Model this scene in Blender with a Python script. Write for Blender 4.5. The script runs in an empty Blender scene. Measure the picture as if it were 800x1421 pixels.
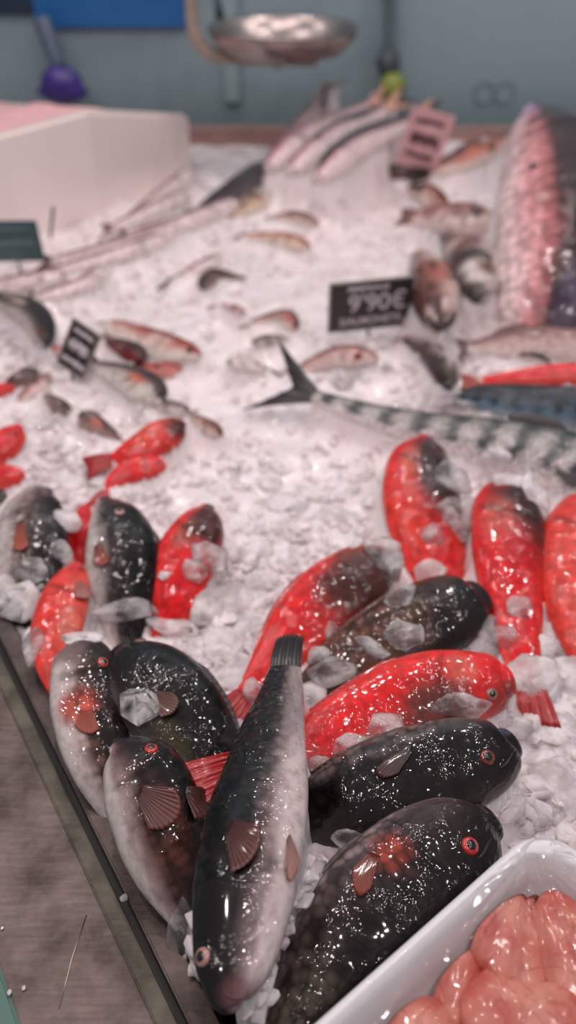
import bpy, bmesh, math, random
import numpy as np
from mathutils import Vector, noise, Matrix
from mathutils.bvhtree import BVHTree
random.seed(7)
S = bpy.context.scene
COL = S.collection
# ------------------------------------------------------------------ camera model
Z0 = 0.90                                   # height of the ice surface above the floor
CAMH = 0.50
PITCH = math.radians(38)
FPX = 1182.0                                # focal length for an 800 x 1421 picture
CAM = Vector((0, 0, Z0 + CAMH))
FW = Vector((0, math.cos(PITCH), -math.sin(PITCH)))
RT = Vector((1, 0, 0))
UPV = Vector((0, math.sin(PITCH), math.cos(PITCH)))
def ray(px, py):
    return (FW * FPX + RT * (px - 400) + UPV * (710.5 - py))
def G(px, py, z=0.0):                       # the point of the level z (above the ice) seen at a pixel
    d = ray(px, py)
    return CAM + d * ((Z0 + z - CAM.z) / d.z)
def Y(px, py, y):                           # the point at distance y seen at a pixel
    d = ray(px, py)
    return CAM + d * (y / d.y)
def PX(p):
    v = p - CAM
    k = FPX / v.dot(FW)
    return (400 + v.dot(RT) * k, 710.5 - v.dot(UPV) * k)
def dep(p): return (p - CAM).dot(FW)
cam = bpy.data.cameras.new('camera'); co = bpy.data.objects.new('camera', cam); COL.objects.link(co)
co.location = CAM; co.rotation_euler = (math.radians(90) - PITCH, 0, 0)
cam.sensor_fit = 'VERTICAL'; cam.sensor_height = 36; cam.sensor_width = 36
cam.lens = FPX * 36 / 1421
cam.clip_start = 0.01
cam.dof.use_dof = True; cam.dof.focus_distance = 0.51
cam.dof.aperture_fstop = (cam.lens / 1000) / 0.0084
S.camera = co
# ------------------------------------------------------------------ helpers
def lin(c): return c / 12.92 if c <= .04045 else ((c + .055) / 1.055) ** 2.4
def rgb(r, g, b): return (lin(r / 255), lin(g / 255), lin(b / 255))
def sm(a, b, x):
    t = min(1, max(0, (x - a) / (b - a))); return t * t * (3 - 2 * t)
def mix(a, b, t): return tuple(a[i] + (b[i] - a[i]) * t for i in range(3))
def link(name, me, parent=None, mat=None, smooth=True):
    o = bpy.data.objects.new(name, me); COL.objects.link(o)
    if mat: me.materials.append(mat)
    if smooth and len(me.polygons): me.polygons.foreach_set('use_smooth', [True] * len(me.polygons))
    if parent:
        o.parent = parent; o.matrix_parent_inverse = Matrix.Translation(-parent.location)
    return o
def mesh(vs, fs):
    me = bpy.data.meshes.new('m'); me.from_pydata([tuple(v) for v in vs], [], fs); me.update(); return me
def tag(o, label, cat, group=None, kind=None):
    if label: o['label'] = label
    if cat: o['category'] = cat
    if group: o['group'] = group
    if kind: o['kind'] = kind
    return o
def thing(name, label, cat, loc, group=None):
    o = bpy.data.objects.new(name, None); COL.objects.link(o); o.location = loc; o.empty_display_size = .02
    return tag(o, label, cat, group)
def bmdone(bm):
    bmesh.ops.recalc_face_normals(bm, faces=bm.faces[:])
    me = bpy.data.meshes.new('m'); bm.to_mesh(me); bm.free(); return me
def prism(poly, z0, z1, bev=0):             # poly: list of 2D world points, heights above the ice
    bm = bmesh.new()
    a = [bm.verts.new((p[0], p[1], Z0 + z0)) for p in poly]; b = [bm.verts.new((p[0], p[1], Z0 + z1)) for p in poly]
    n = len(poly)
    bm.faces.new(a); bm.faces.new(b)
    for i in range(n): bm.faces.new((a[i], a[(i + 1) % n], b[(i + 1) % n], b[i]))
    if bev: bmesh.ops.bevel(bm, geom=bm.edges[:], offset=bev, segments=2, affect='EDGES')
    return bmdone(bm)
def box(x0, x1, y0, y1, z0, z1, bev=0):
    return prism([(x0, y0), (x1, y0), (x1, y1), (x0, y1)], z0 - Z0, z1 - Z0, bev)
def tube(pts, r, n=10, close=True):
    vs = []; fs = []; pts = [Vector(p) for p in pts]; k = len(pts)
    ref = Vector((0.3, 0.2, 1)).normalized()
    for i, p in enumerate(pts):
        t = (pts[min(i + 1, k - 1)] - pts[max(i - 1, 0)]).normalized()
        a = t.cross(ref); a = (a if a.length > .05 else t.cross(Vector((1, 0, 0)))).normalized(); b = t.cross(a)
        rr = r[i] if isinstance(r, (list, tuple)) else r
        for j in range(n):
            th = 2 * math.pi * j / n; vs.append(p + a * (rr * math.cos(th)) + b * (rr * math.sin(th)))
    for i in range(k - 1):
        for j in range(n):
            fs.append((i * n + j, i * n + (j + 1) % n, (i + 1) * n + (j + 1) % n, (i + 1) * n + j))
    if close: fs += [tuple(range(n))[::-1], tuple(range((k - 1) * n, k * n))]
    return mesh(vs, fs)
def smoothpath(pts, n=8):
    pts = [Vector(p) for p in pts]; out = []
    for i in range(len(pts) - 1):
        p0 = pts[max(i - 1, 0)]; p1 = pts[i]; p2 = pts[i + 1]; p3 = pts[min(i + 2, len(pts) - 1)]
        for k in range(n):
            t = k / n
            out.append(.5 * ((2 * p1) + (p2 - p0) * t + (2 * p0 - 5 * p1 + 4 * p2 - p3) * t * t + (3 * p1 - p0 - 3 * p2 + p3) * t ** 3))
    out.append(pts[-1]); return out
# ------------------------------------------------------------------ materials
class NT:
    def __init__(s, name):
        s.m = bpy.data.materials.new(name); s.m.use_nodes = True; s.t = s.m.node_tree; s.t.nodes.clear()
        s.out = s.n('ShaderNodeOutputMaterial')
    def n(s, typ, **kw):
        nd = s.t.nodes.new(typ)
        for k, v in kw.items():
            if k == 'i':
                for kk, vv in v.items(): nd.inputs[kk].default_value = vv
            else: setattr(nd, k, v)
        return nd
    def l(s, a, b): s.t.links.new(a, b)
    def math(s, op, a, b=None, clamp=False):
        nd = s.n('ShaderNodeMath', operation=op, use_clamp=clamp)
        for k, v in ((0, a), (1, b)):
            if v is None: continue
            if hasattr(v, 'links'): s.l(v, nd.inputs[k])
            else: nd.inputs[k].default_value = v
        return nd.outputs[0]
    def ramp(s, fac, stops):
        nd = s.n('ShaderNodeValToRGB'); cr = nd.color_ramp
        while len(cr.elements) < len(stops): cr.elements.new(.5)
        for e, (p, c) in zip(cr.elements, stops): e.position = p; e.color = (*c, 1) if len(c) == 3 else c
        s.l(fac, nd.inputs[0]); return nd.outputs[0]
    def mixc(s, typ, fac, a, b):
        nd = s.n('ShaderNodeMix', data_type='RGBA', blend_type=typ)
        for idx, v in ((0, fac), (6, a), (7, b)):
            if hasattr(v, 'links'): s.l(v, nd.inputs[idx])
            else: nd.inputs[idx].default_value = v if idx == 0 else (*v, 1)
        return nd.outputs[2]
    def bump(s, h, strength, dist, nrm=None):
        nd = s.n('ShaderNodeBump', i={'Strength': strength, 'Distance': dist}); s.l(h, nd.inputs['Height'])
        if nrm: s.l(nrm, nd.inputs['Normal'])
        return nd.outputs[0]
    def bsdf(s, **kw):
        b = s.n('ShaderNodeBsdfPrincipled')
        for k, v in kw.items():
            k = k.replace('_', ' ')
            if hasattr(v, 'links'): s.l(v, b.inputs[k])
            else: b.inputs[k].default_value = (*v, 1) if isinstance(v, tuple) and len(v) == 3 and k in ('Base Color', 'Emission Color') else v
        return b
    def fin(s, sh): s.l(sh, s.out.inputs[0]); return s.m
def plain(name, c, rough=.5, metal=0, vary=.12, sc=30, **kw):
    t = NT(name); tc = t.n('ShaderNodeTexCoord')
    nz = t.n('ShaderNodeTexNoise', i={'Scale': sc, 'Detail': 4}); t.l(tc.outputs['Object'], nz.inputs[0])
    col = t.ramp(nz.outputs[0], [(.3, tuple(x * (1 - vary) for x in c)), (.7, tuple(min(1, x * (1 + vary)) for x in c))])
    return t.fin(t.bsdf(Base_Color=col, Roughness=rough, Metallic=metal, **kw).outputs[0])
def skin_mat(name, cell=.0055, scale_dark=.45, rough=.36, coat=.75, bumpk=1.0, gl=1.0, metal=0.0):
    t = NT(name)
    at = t.n('ShaderNodeVertexColor', layer_name='Col'); uv = t.n('ShaderNodeUVMap', uv_map='UVMap')
    mp = t.n('ShaderNodeMapping'); mp.inputs['Scale'].default_value = (1 / cell, 1 / cell * .85, 1); t.l(uv.outputs[0], mp.inputs[0])
    vo = t.n('ShaderNodeTexVoronoi', i={'Scale': 1.0, 'Randomness': .7}); t.l(mp.outputs[0], vo.inputs['Vector'])
    edge = t.math('MULTIPLY', t.math('SUBTRACT', vo.outputs['Distance'], .28, True), 2.2, True)
    msk = t.math('MULTIPLY', edge, at.outputs['Alpha'])
    n1 = t.n('ShaderNodeTexNoise', i={'Scale': 110, 'Detail': 5, 'Roughness': .65}); t.l(uv.outputs[0], n1.inputs[0])
    mot = t.ramp(n1.outputs[0], [(.3, (.5, .48, .48)), (.56, (1, 1, 1)), (.75, (1.0, 1.0, 1.0))])
    c1 = t.mixc('MULTIPLY', .8, at.outputs['Color'], mot)
    sr = t.ramp(t.math('MULTIPLY', vo.outputs['Distance'], 1.4, True), [(.15, (1.0, 1.0, 1.0)), (.62, (.62, .6, .6)), (.95, (.13, .11, .11))])
    lift = t.mixc('MIX', at.outputs['Alpha'], (1, 1, 1), (1.0 + scale_dark * 1.1,) * 3)
    c2 = t.mixc('MULTIPLY', t.math('MULTIPLY', at.outputs['Alpha'], min(1, scale_dark * 1.4)), c1, sr)
    c2 = t.mixc('MULTIPLY', 1.0, c2, lift)
    n2 = t.n('ShaderNodeTexNoise', i={'Scale': 225, 'Detail': 1.0, 'Roughness': .5}); t.l(uv.outputs[0], n2.inputs[0])
    n3 = t.n('ShaderNodeTexNoise', i={'Scale': 60, 'Detail': 2}); t.l(uv.outputs[0], n3.inputs[0])
    b1 = t.bump(t.math('MULTIPLY', t.math('SUBTRACT', 1.0, vo.outputs['Distance']), at.outputs['Alpha']), .5 * bumpk, .0007)
    wet = t.math('MULTIPLY', n2.outputs[0], t.math('MULTIPLY', t.math('SUBTRACT', n3.outputs[0], .45, True), 5.0, True))
    b2 = t.bump(wet, 1.0, .0017 * gl, b1)
    bs = t.bsdf(Base_Color=c2, Roughness=rough, Metallic=metal, Normal=b1, Coat_Weight=coat, Coat_Roughness=.07, Coat_Normal=b2, Specular_IOR_Level=.08,
                Subsurface_Weight=.06, Subsurface_Scale=.004)
    return t.fin(bs.outputs[0])
def fin_mat(name):
    t = NT(name)
    at = t.n('ShaderNodeVertexColor', layer_name='Col'); uv = t.n('ShaderNodeUVMap', uv_map='UVMap')
    sp = t.n('ShaderNodeSeparateXYZ'); t.l(uv.outputs[0], sp.inputs[0])
    w = t.math('SINE', t.math('MULTIPLY', sp.outputs[0], 6.283 * 12)); w = t.math('ADD', t.math('MULTIPLY', w, .5), .5)
    c = t.mixc('MULTIPLY', t.math('MULTIPLY', w, .55), at.outputs['Color'], (.3, .22, .22))
    nb = t.bump(w, .5, .0006)
    b = t.bsdf(Base_Color=c, Roughness=.3, Normal=nb, Coat_Weight=.5, Coat_Roughness=.08)
    tr = t.n('ShaderNodeBsdfTranslucent'); t.l(c, tr.inputs[0])
    mx = t.n('ShaderNodeMixShader', i={0: .22}); t.l(b.outputs[0], mx.inputs[1]); t.l(tr.outputs[0], mx.inputs[2])
    return t.fin(mx.outputs[0])
SKIN = {'parrot': skin_mat('parrotfish_skin', .0062, .6), 'red': skin_mat('red_fish_skin', .006, .22, .36, .9, .8),
        'fine': skin_mat('fine_scaled_skin', .0026, .45, .3, .7, .8, .6, .05), 'big': skin_mat('large_scaled_skin', .012, .4, .4, .5, 1.2, .6),
        'soft': skin_mat('smooth_fish_skin', .004, .2, .35, .5, .5, .8)}
FIN = fin_mat('fish_fin')
PUPIL = plain('eye_pupil', (.006, .005, .005), .08, vary=0, Coat_Weight=1.0)
EYEC = {}
def eye_mat(c):
    if c not in EYEC: EYEC[c] = plain('eye_iris', rgb(*c), .15, vary=.35, sc=900, Coat_Weight=1.0)
    return EYEC[c]
def ice_mat(name, base, clear, rough=.16, bump=.5, sc=1.0, sss=.0):
    t = NT(name); tc = t.n('ShaderNodeTexCoord')
    n1 = t.n('ShaderNodeTexNoise', i={'Scale': 260 * sc, 'Detail': 5, 'Roughness': .6}); t.l(tc.outputs['Object'], n1.inputs[0])
    n2 = t.n('ShaderNodeTexVoronoi', i={'Scale': 120 * sc}); t.l(tc.outputs['Object'], n2.inputs['Vector'])
    n3 = t.n('ShaderNodeTexNoise', i={'Scale': 55 * sc, 'Detail': 3}); t.l(tc.outputs['Object'], n3.inputs[0])
    h = t.math('ADD', n1.outputs[0], n2.outputs['Distance'])
    nb = t.bump(h, bump, .003)
    cl = t.ramp(n3.outputs[0], [(.40, (max(0, clear - .25),) * 3), (.58, (min(1, clear + .12),) * 3)])
    df = t.bsdf(Base_Color=base, Roughness=.3, Normal=nb, Subsurface_Weight=sss, Subsurface_Scale=.02, Subsurface_Radius=(1.0, .88, .88), Coat_Weight=1.0, Coat_Roughness=.05, Coat_Normal=nb)
    if clear <= 0: return t.fin(df.outputs[0])
    tp = t.n('ShaderNodeBsdfTransparent', i={0: (.97, .96, .965, 1)})
    gs = t.bsdf(Base_Color=(.97, .96, .97), Roughness=rough, IOR=1.31, Transmission_Weight=1.0, Normal=nb)
    m0 = t.n('ShaderNodeMixShader', i={0: .35}); t.l(tp.outputs[0], m0.inputs[1]); t.l(gs.outputs[0], m0.inputs[2])
    lw = t.n('ShaderNodeLayerWeight', i={'Blend': .35}); t.l(nb, lw.inputs['Normal'])
    f = t.math('SUBTRACT', cl, t.math('MULTIPLY', lw.outputs['Facing'], .32), True)
    mx = t.n('ShaderNodeMixShader'); t.l(f, mx.inputs[0]); t.l(df.outputs[0], mx.inputs[1]); t.l(m0.outputs[0], mx.inputs[2])
    return t.fin(mx.outputs[0])
ICE_BED = ice_mat('crushed_ice', (.87, .785, .793), 0, bump=.14, sc=.6, sss=.8)
ICE_CHIP = ice_mat('ice_chip', (.88, .80, .81), .40, .2, .2)
ICE_CLEAR = ice_mat('clear_ice', (.92, .88, .89), .84, .06, .7)
ICE_CLOUD = ice_mat('cloudy_ice', (.90, .84, .85), .52, .15, .4)
# ------------------------------------------------------------------ fish
BVHS = []
def crom(A, t):
    n = len(A) - 1; x = min(max(t, 0), n - 1e-6); i = int(x); f = x - i
    p0 = A[max(i - 1, 0)]; p1 = A[i]; p2 = A[i + 1]; p3 = A[min(i + 2, n)]
    return .5 * (2 * p1 + (p2 - p0) * f + (2 * p0 - 5 * p1 + 4 * p2 - p3) * f * f + (3 * p1 - p0 - 3 * p2 + p3) * f ** 3)
def colour(stops, u, a):
    if a <= stops[0][0]: return stops[0][1]
    for (a0, c0), (a1, c1) in zip(stops, stops[1:]):
        if a <= a1: return mix(c0, c1, sm(a0, a1, a))
    return stops[-1][1]
def setcol(me, cols):
    ca = me.color_attributes.new('Col', 'FLOAT_COLOR', 'POINT')
    ca.data.foreach_set('color', [x for c in cols for x in c])
def fan(name, A, B, tips, nrm, cols, parent, rows=7, wave=.0006, thick=.0006, sub=3, body=None, lift=.003):
    # a fin: base line A->B, one tip per ray, ridged along its rays
    if body:
        tips = [crom(tips, k / 12 * (len(tips) - 1)) for k in range(13)]
    n = len(tips); vs = []; cs = []; uv = []
    N = (n - 1) * sub + 1
    for i in range(N):
        k = min(int(i / sub), n - 2); f = i / sub - k; s = i / (N - 1)
        b = A.lerp(B, s); tp = tips[k].lerp(tips[k + 1], f)
        for j in range(rows + 1):
            r = j / rows; p = b.lerp(tp, r) + nrm * (wave * (1 if i % sub == 0 else -1) * min(1, r * 3) + math.sin(r * 3.1) * (tp - b).length * .06)
            if j == rows and i % sub: p = b.lerp(tp, .97) + nrm * 0
            if body:
                h = body.find_nearest(p)
                nn = h[1] if h[1].dot(nrm) > 0 else -h[1]
                p = h[0] + nn * (.0005 + lift * r ** 1.5 + wave * (1 if i % sub == 0 else -1) * min(1, r * 3))
            vs.append(p); cs.append((*mix(cols[0], cols[1], r), 1)); uv.append((s, r))
    fs = [(i * (rows + 1) + j, (i + 1) * (rows + 1) + j, (i + 1) * (rows + 1) + j + 1, i * (rows + 1) + j + 1) for i in range(N - 1) for j in range(rows)]
    me = mesh(vs, fs); setcol(me, cs)
    ul = me.uv_layers.new(name='UVMap')
    for lp in me.loops: ul.data[lp.index].uv = uv[lp.vertex_index]
    o = link(name, me, parent, FIN)
    md = o.modifiers.new('thickness', 'SOLIDIFY'); md.thickness = thick; md.offset = 0
    return o
def blob(c, ax, m=10, n=16):
    vs = []; fs = []
    a, b, d = ax
    for i in range(m + 1):
        ph = math.pi * i / m
        for j in range(n):
            th = 2 * math.pi * j / n
            vs.append(c + a * (math.sin(ph) * math.cos(th)) + b * (math.sin(ph) * math.sin(th)) + d * math.cos(ph))
    for i in range(m):
        for j in range(n): fs.append((i * n + j, (i + 1) * n + j, (i + 1) * n + (j + 1) % n, i * n + (j + 1) % n))
    bm = bmesh.new(); me = mesh(vs, fs); bm.from_mesh(me); bmesh.ops.remove_doubles(bm, verts=bm.verts[:], dist=1e-7)
    return bmdone(bm)
def fish(name, label, st, z, dors, stops, patches=(), r=.52, b=.42, roll=0, skin='parrot', group=None, tail=None, eye=None, pect=(), dfin=None,
         mouth=None, gill=.25, rings=70, m=36, scalef=.24, cat='fish', bars=None, extra_fins=(), tcol=None):
    seed = random.random() * 100
    A = np.array([(s[0], s[1], s[2]) for s in st], float)
    zz = np.array(z if len(z) == len(st) else np.interp(np.linspace(0, 1, len(st)), np.linspace(0, 1, len(z)), z), float)
    nst = len(st) - 1
    # rings: an elliptical nose cap, then the stations
    raw = []
    h0 = A[0][2]; d0 = (A[1][:2] - A[0][:2]); d0 = d0 / np.linalg.norm(d0)
    for k in range(6):
        ph = (k + .35) / 6 * math.pi / 2
        q = A[0][:2] - d0 * h0 * .55 * math.cos(ph); raw.append((q[0], q[1], h0 * math.sin(ph), zz[0]))
    for i in range(rings):
        t = (i / (rings - 1)) ** 1.15 * nst; q = crom(A, t); raw.append((q[0], q[1], max(2, q[2]), float(crom(zz[:, None], t)[0])))
    P = [G(q[0], q[1], q[3]) for q in raw]; n = len(P)
    cum = [0]
    for i in range(1, n): cum.append(cum[-1] + (P[i] - P[i - 1]).length)
    L = cum[-1]
    root = thing(name, label, cat, sum(P, Vector()) / n, group)
    vs = []; cs = []; uvv = []; Ds = []; Ns = []; Hs = []; Ts = []; tans = []
    for i in range(n):
        t = (P[min(i + 2, n - 1)] - P[max(i - 2, 0)]).normalized(); tans.append(t)
        tc = (CAM - P[i]).normalized()
        N = Vector((0, 0, 1)) * (1 - b) + tc * b; N = (N - t * N.dot(t)).normalized(); D = N.cross(t)
        D2 = Vector((D.dot(RT), -D.dot(UPV)))
        if D2.dot(Vector(dors)) < 0: D = -D
        ro = math.radians(roll); D, N = D * math.cos(ro) + N * math.sin(ro), N * math.cos(ro) - D * math.sin(ro)
        t2 = Vector((t.dot(RT), t.dot(UPV))).normalized(); p2 = Vector((-t2.y, t2.x))
        ds = D.dot(RT) * p2.x + D.dot(UPV) * p2.y; ns = N.dot(RT) * p2.x + N.dot(UPV) * p2.y
        u = cum[i] / L
        rr = r * (1 - .45 * sm(.5, 1, u)) * (1 + .12 * sm(.3, .0, u))
        w = raw[i][2] * dep(P[i]) / FPX
        H = w / math.sqrt(ds * ds + (rr * ns) ** 2); T = rr * H
        Ds.append(D); Ns.append(N); Hs.append(H); Ts.append(T)
    for i in range(n):
        u = cum[i] / L
        for j in range(m):
            th = -math.pi / 2 + 2 * math.pi * j / m; ca, sa = math.cos(th), math.sin(th)
            ge = gill + .035 * (1 - ca * ca) - .03 * ca
            k = 1 + (.06 * sm(ge - .12, ge - .02, u) * (1 - sm(ge - .014, ge + .018, u))) * (1 - abs(ca) ** 3)
            k += .02 * noise.noise(Vector((u * 7, ca * 2, seed + sa)))
            e = abs(ca) ** 1.0 * (1 if ca > 0 else -1); f = abs(sa) ** .9 * (1 if sa > 0 else -1)
            vs.append(P[i] + Ds[i] * (Hs[i] * e * k) + Ns[i] * (Ts[i] * f * k))
            nz = noise.noise(Vector((u * 5, ca * 2.2 + sa, seed))) * .5 + noise.noise(Vector((u * 14, ca * 5 + sa * 2, seed + 9))) * .3
            c = colour(stops, u, ca + nz * .28)
            for (pu, pa, ru, ra, pc, s) in patches:
                q = math.sqrt(((u - pu) / ru) ** 2 + ((ca - pa) / ra) ** 2) + nz * .35
                c = mix(c, pc, s * sm(1.35, .55, q))
            if bars:
                bw = .5 + .5 * math.sin(u * bars[0] + nz * 2.2 + ca * .8); c = mix(c, bars[1], bars[2] * sm(.45, .8, bw) * sm(bars[3], bars[3] + .35, ca))
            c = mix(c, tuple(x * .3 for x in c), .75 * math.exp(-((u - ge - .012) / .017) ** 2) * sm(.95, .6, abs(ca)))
            cs.append((*c, sm(scalef - .03, scalef + .05, u) * (sm(-.62, -.2, ca + nz * .3) if skin == 'parrot' else 1)))
            uvv.append((cum[i], (th + math.pi / 2) * (max(Hs) * .72)))
    fs = [(i * m + j, i * m + (j + 1) % m, (i + 1) * m + (j + 1) % m, (i + 1) * m + j) for i in range(n - 1) for j in range(m)]
    fs += [tuple(range(m))[::-1], tuple(range((n - 1) * m, n * m))]
    me = mesh(vs, fs)
    bm = bmesh.new(); bm.from_mesh(me); bmesh.ops.recalc_face_normals(bm, faces=bm.faces[:]); bm.to_mesh(me); bm.free()
    setcol(me, cs); ul = me.uv_layers.new(name='UVMap')
    for p in me.polygons:
        js = [v % m for v in p.vertices]; wrap = max(js) - min(js) > m / 2
        for li in p.loop_indices:
            v = me.loops[li].vertex_index; q = uvv[v]
            ul.data[li].uv = (q[0], q[1] + (2 * math.pi * max(Hs) * .72 if wrap and v % m < m / 2 else 0))
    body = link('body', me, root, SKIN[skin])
    bv = BVHTree.FromPolygons([Vector(v) for v in vs], fs)
    BVHS.append(bv)
    def hit(px, py):
        d = ray(px, py).normalized(); h = bv.ray_cast(CAM, d)
        if h[0] is None:
            h = bv.find_nearest(CAM + d * (P[n // 3] - CAM).length)
        nn = h[1]
        if nn.dot(d) > 0: nn = -nn
        return h[0], nn
    if eye:
        ex, ey, er, ec = eye[:4]
        p, nn = hit(ex, ey); R = er * dep(p) / FPX
        a = nn.cross(tans[8]).normalized(); q = nn.cross(a)
        e = link('eye', blob(p, (a * R, q * R, nn * R * .45)), root, eye_mat(ec))
        link('pupil', blob(p + nn * R * .2, (a * R * .66, q * R * .66, nn * R * .34)), e, PUPIL)
    for pf in pect:                          # base pixel pair, tip pixel pair, colours
        (ax_, ay), (bx, by), tl, c0, c1 = pf[:5]
        lift = pf[5] if len(pf) > 5 else .003
        a, na = hit(ax_, ay); bb, nb = hit(bx, by); tips = []
        for (tx, ty) in tl:
            q, nq = hit(tx, ty); tips.append(q + nq * lift)
        fan('pectoral_fin', a + na * .0006, bb + nb * .0006, tips, na, (rgb(*c0), rgb(*c1)), root, sub=2, wave=.0003, rows=9, body=bv, lift=lift)
    if tail:
        Lt, sp, fork, c0, c1 = tail[:5]; D = Ds[-1]; H = Hs[-1]; t = tans[-1]
        if len(tail) > 5: t = (t + Ds[-1] * tail[5]).normalized()
        N = Ns[-1]
        K = 9; tips = []
        for k in range(K):
            s = k / (K - 1) * 2 - 1
            ln = Lt * (1 - fork * (1 - abs(s))) if fork >= 0 else Lt * (1 + fork * s * s)
            tips.append(P[-1] + t * ln + D * (s * sp))
        fan('tail_fin', P[-1] - D * H * .95 - t * .004, P[-1] + D * H * .95 - t * .004, tips, N, (rgb(*c0), rgb(*c1)), root, sub=4, rows=8, thick=.0012)
    if dfin:
        u0, u1, hh, c0, c1 = dfin
        idx = [i for i in range(n) if u0 <= cum[i] / L <= u1]
        A_, T_ = [], []
        for q, i in enumerate(idx):
            s = q / (len(idx) - 1); hk = hh * Hs[i] * min(1, s * 6 + .25, (1 - s) * 5 + .3) * (1 + .1 * (q % 2))
            A_.append(P[i] + Ds[i] * Hs[i] * .97); T_.append(P[i] + Ds[i] * (Hs[i] * .97 + hk) + tans[i] * hk * .8)
        vv = []; ff = []; cc = []; uu = []
        for q in range(len(idx)):
            for k in range(4):
                r_ = k / 3; vv.append(A_[q].lerp(T_[q], r_) + Ns[idx[q]] * (.0005 * (-1) ** q)); cc.append((*mix(rgb(*c0), rgb(*c1), r_), 1)); uu.append((q / len(idx) * 1.6, r_))
        for q in range(len(idx) - 1):
            for k in range(3): ff.append((q * 4 + k, q * 4 + 4 + k, q * 4 + 5 + k, q * 4 + 1 + k))
        me2 = mesh(vv, ff); setcol(me2, cc); u2 = me2.uv_layers.new(name='UVMap')
        for lp in me2.loops: u2.data[lp.index].uv = uu[lp.vertex_index]
        o = link('dorsal_fin', me2, root, FIN); md = o.modifiers.new('thickness', 'SOLIDIFY'); md.thickness = .0008; md.offset = 0
    if mouth:                                # a crease of the lips: pixel path on the head
        pts = []
        for (x, y) in mouth[0]:
            q, nq = hit(x, y); pts.append(q + nq * .0002)
        pts = smoothpath(pts, 5); rr = mouth[1] * dep(pts[0]) / FPX
        link('mouth', tube(pts, [rr * (.35 + .65 * math.sin(math.pi * (i + .5) / len(pts))) for i in range(len(pts))], 8), root, plain('fish_lip', rgb(*mouth[2]), .3, vary=.2))
    return root
def ST(*c): return [(a, rgb(*x)) for a, x in c]
def DST(*c): return [(a, tuple(v * (.55 if sum(x) < 150 else .8 if sum(x) < 260 else 1) for v in rgb(*x))) for a, x in c]
DARK = DST((-.95, (160, 145, 145)), (-.55, (62, 52, 52)), (-.1, (38, 31, 32)), (.5, (30, 25, 27)), (1, (24, 20, 22)))
DARK_ALL = DST((-1, (64, 54, 54)), (-.5, (40, 32, 32)), (.3, (32, 26, 27)), (.85, (50, 43, 44)), (1, (92, 82, 84)))
HALF = ST((-.75, (205, 193, 192)), (-.35, (176, 158, 156)), (-.05, (92, 76, 74)), (.4, (60, 48, 48)), (1, (44, 36, 38)))
RED = ST((-1, (206, 62, 52)), (-.4, (214, 36, 38)), (.3, (222, 30, 34)), (.8, (226, 44, 42)), (1, (226, 58, 50)))
ORANGE = ST((-1, (224, 92, 78)), (-.3, (220, 78, 66)), (.4, (224, 58, 50)), (1, (226, 66, 56)))
BROWN = rgb(58, 34, 30); OLIVE = rgb(112, 84, 62); PALE = rgb(206, 128, 108); CRED = rgb(176, 62, 50); DK = rgb(26, 20, 22)
OR = (168, 74, 54); DB = (58, 44, 42); RD = (200, 34, 38); PK = (196, 120, 108); GY = (70, 64, 64)
def blot(n, cols, seed, lo=.03, hi=.08):
    r_ = random.Random(seed); return [(r_.uniform(.02, .8), r_.uniform(-.6, .9), r_.uniform(lo, hi), r_.uniform(.12, .35), rgb(*r_.choice(cols)), r_.uniform(.6, .95)) for _ in range(n)]
BL = [(58, 36, 34), (44, 30, 30), (96, 54, 48), (214, 188, 182)]
F = fish
# --- left group, nearest the steel rim
F('parrotfish', 'grey pale bellied parrotfish with orange fin, head up, at left frame edge above the rim',
  [(66, 682, 10), (54, 690, 26), (46, 712, 42), (45, 742, 50), (40, 780, 50), (32, 820, 44), (22, 860, 34), (12, 900, 22)], (.03, .03, .02, -.02), (1, .1),
  DST((-.7, (196, 186, 184)), (-.3, (150, 134, 130)), (.05, (86, 68, 64)), (.5, (56, 43, 41)), (1, (40, 32, 32))), [(.03, .2, .06, .6, rgb(120, 84, 96), .6)],
  tail=(.05, .02, .1, DB, DB), eye=(62, 687, 5, (120, 60, 70)), pect=[((33, 722), (23, 728), [(40, 762), (30, 768), (20, 764)], (150, 80, 60), (196, 90, 66))], mouth=([(74, 690), (78, 696), (83, 700)], 4, (60, 48, 48)), roll=6)
F('parrotfish', 'dark parrotfish pointing straight up with pale ringed eye and orange pectoral fin',
  [(145, 697, 11), (152, 708, 23), (163, 728, 37), (170, 758, 48), (170, 795, 48), (171, 832, 39), (174, 872, 27), (178, 915, 15)], (.032, .034, .02, -.015), (1, -.1),
  DST((-.9, (196, 190, 186)), (-.62, (150, 138, 136)), (-.35, (62, 52, 51)), (.1, (38, 31, 32)), (1, (26, 22, 24))), [(.32, .35, .05, .3, DK, .8)],
  tail=(.05, .025, .1, DB, DB), eye=(166, 710, 7, (196, 150, 140)), pect=[((140, 752), (131, 760), [(153, 782), (143, 788), (132, 784)], (120, 66, 54), (190, 84, 62))], mouth=([(137, 708), (143, 715), (150, 716)], 1.5, (26, 22, 24)), roll=-6, dfin=(.3, .9, .12, DB, GY))
F('parrotfish', 'red parrotfish with brown face, standing right of the dark upright parrotfish',
  [(287, 707, 12), (283, 717, 25), (275, 737, 37), (263, 765, 43), (251, 800, 40), (243, 835, 34), (236, 872, 27), (228, 915, 17)], (.03, .028, .012, -.02), (-1, -.2),
  RED, [(.16, -.45, .26, .85, BROWN, .95), (.34, .25, .12, .35, OLIVE, .6), (.55, -.3, .2, .8, rgb(222, 24, 34), .8)], skin='red', tail=(.05, .025, .1, RD, RD), eye=(292, 716, 4, (90, 60, 50)))
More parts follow.
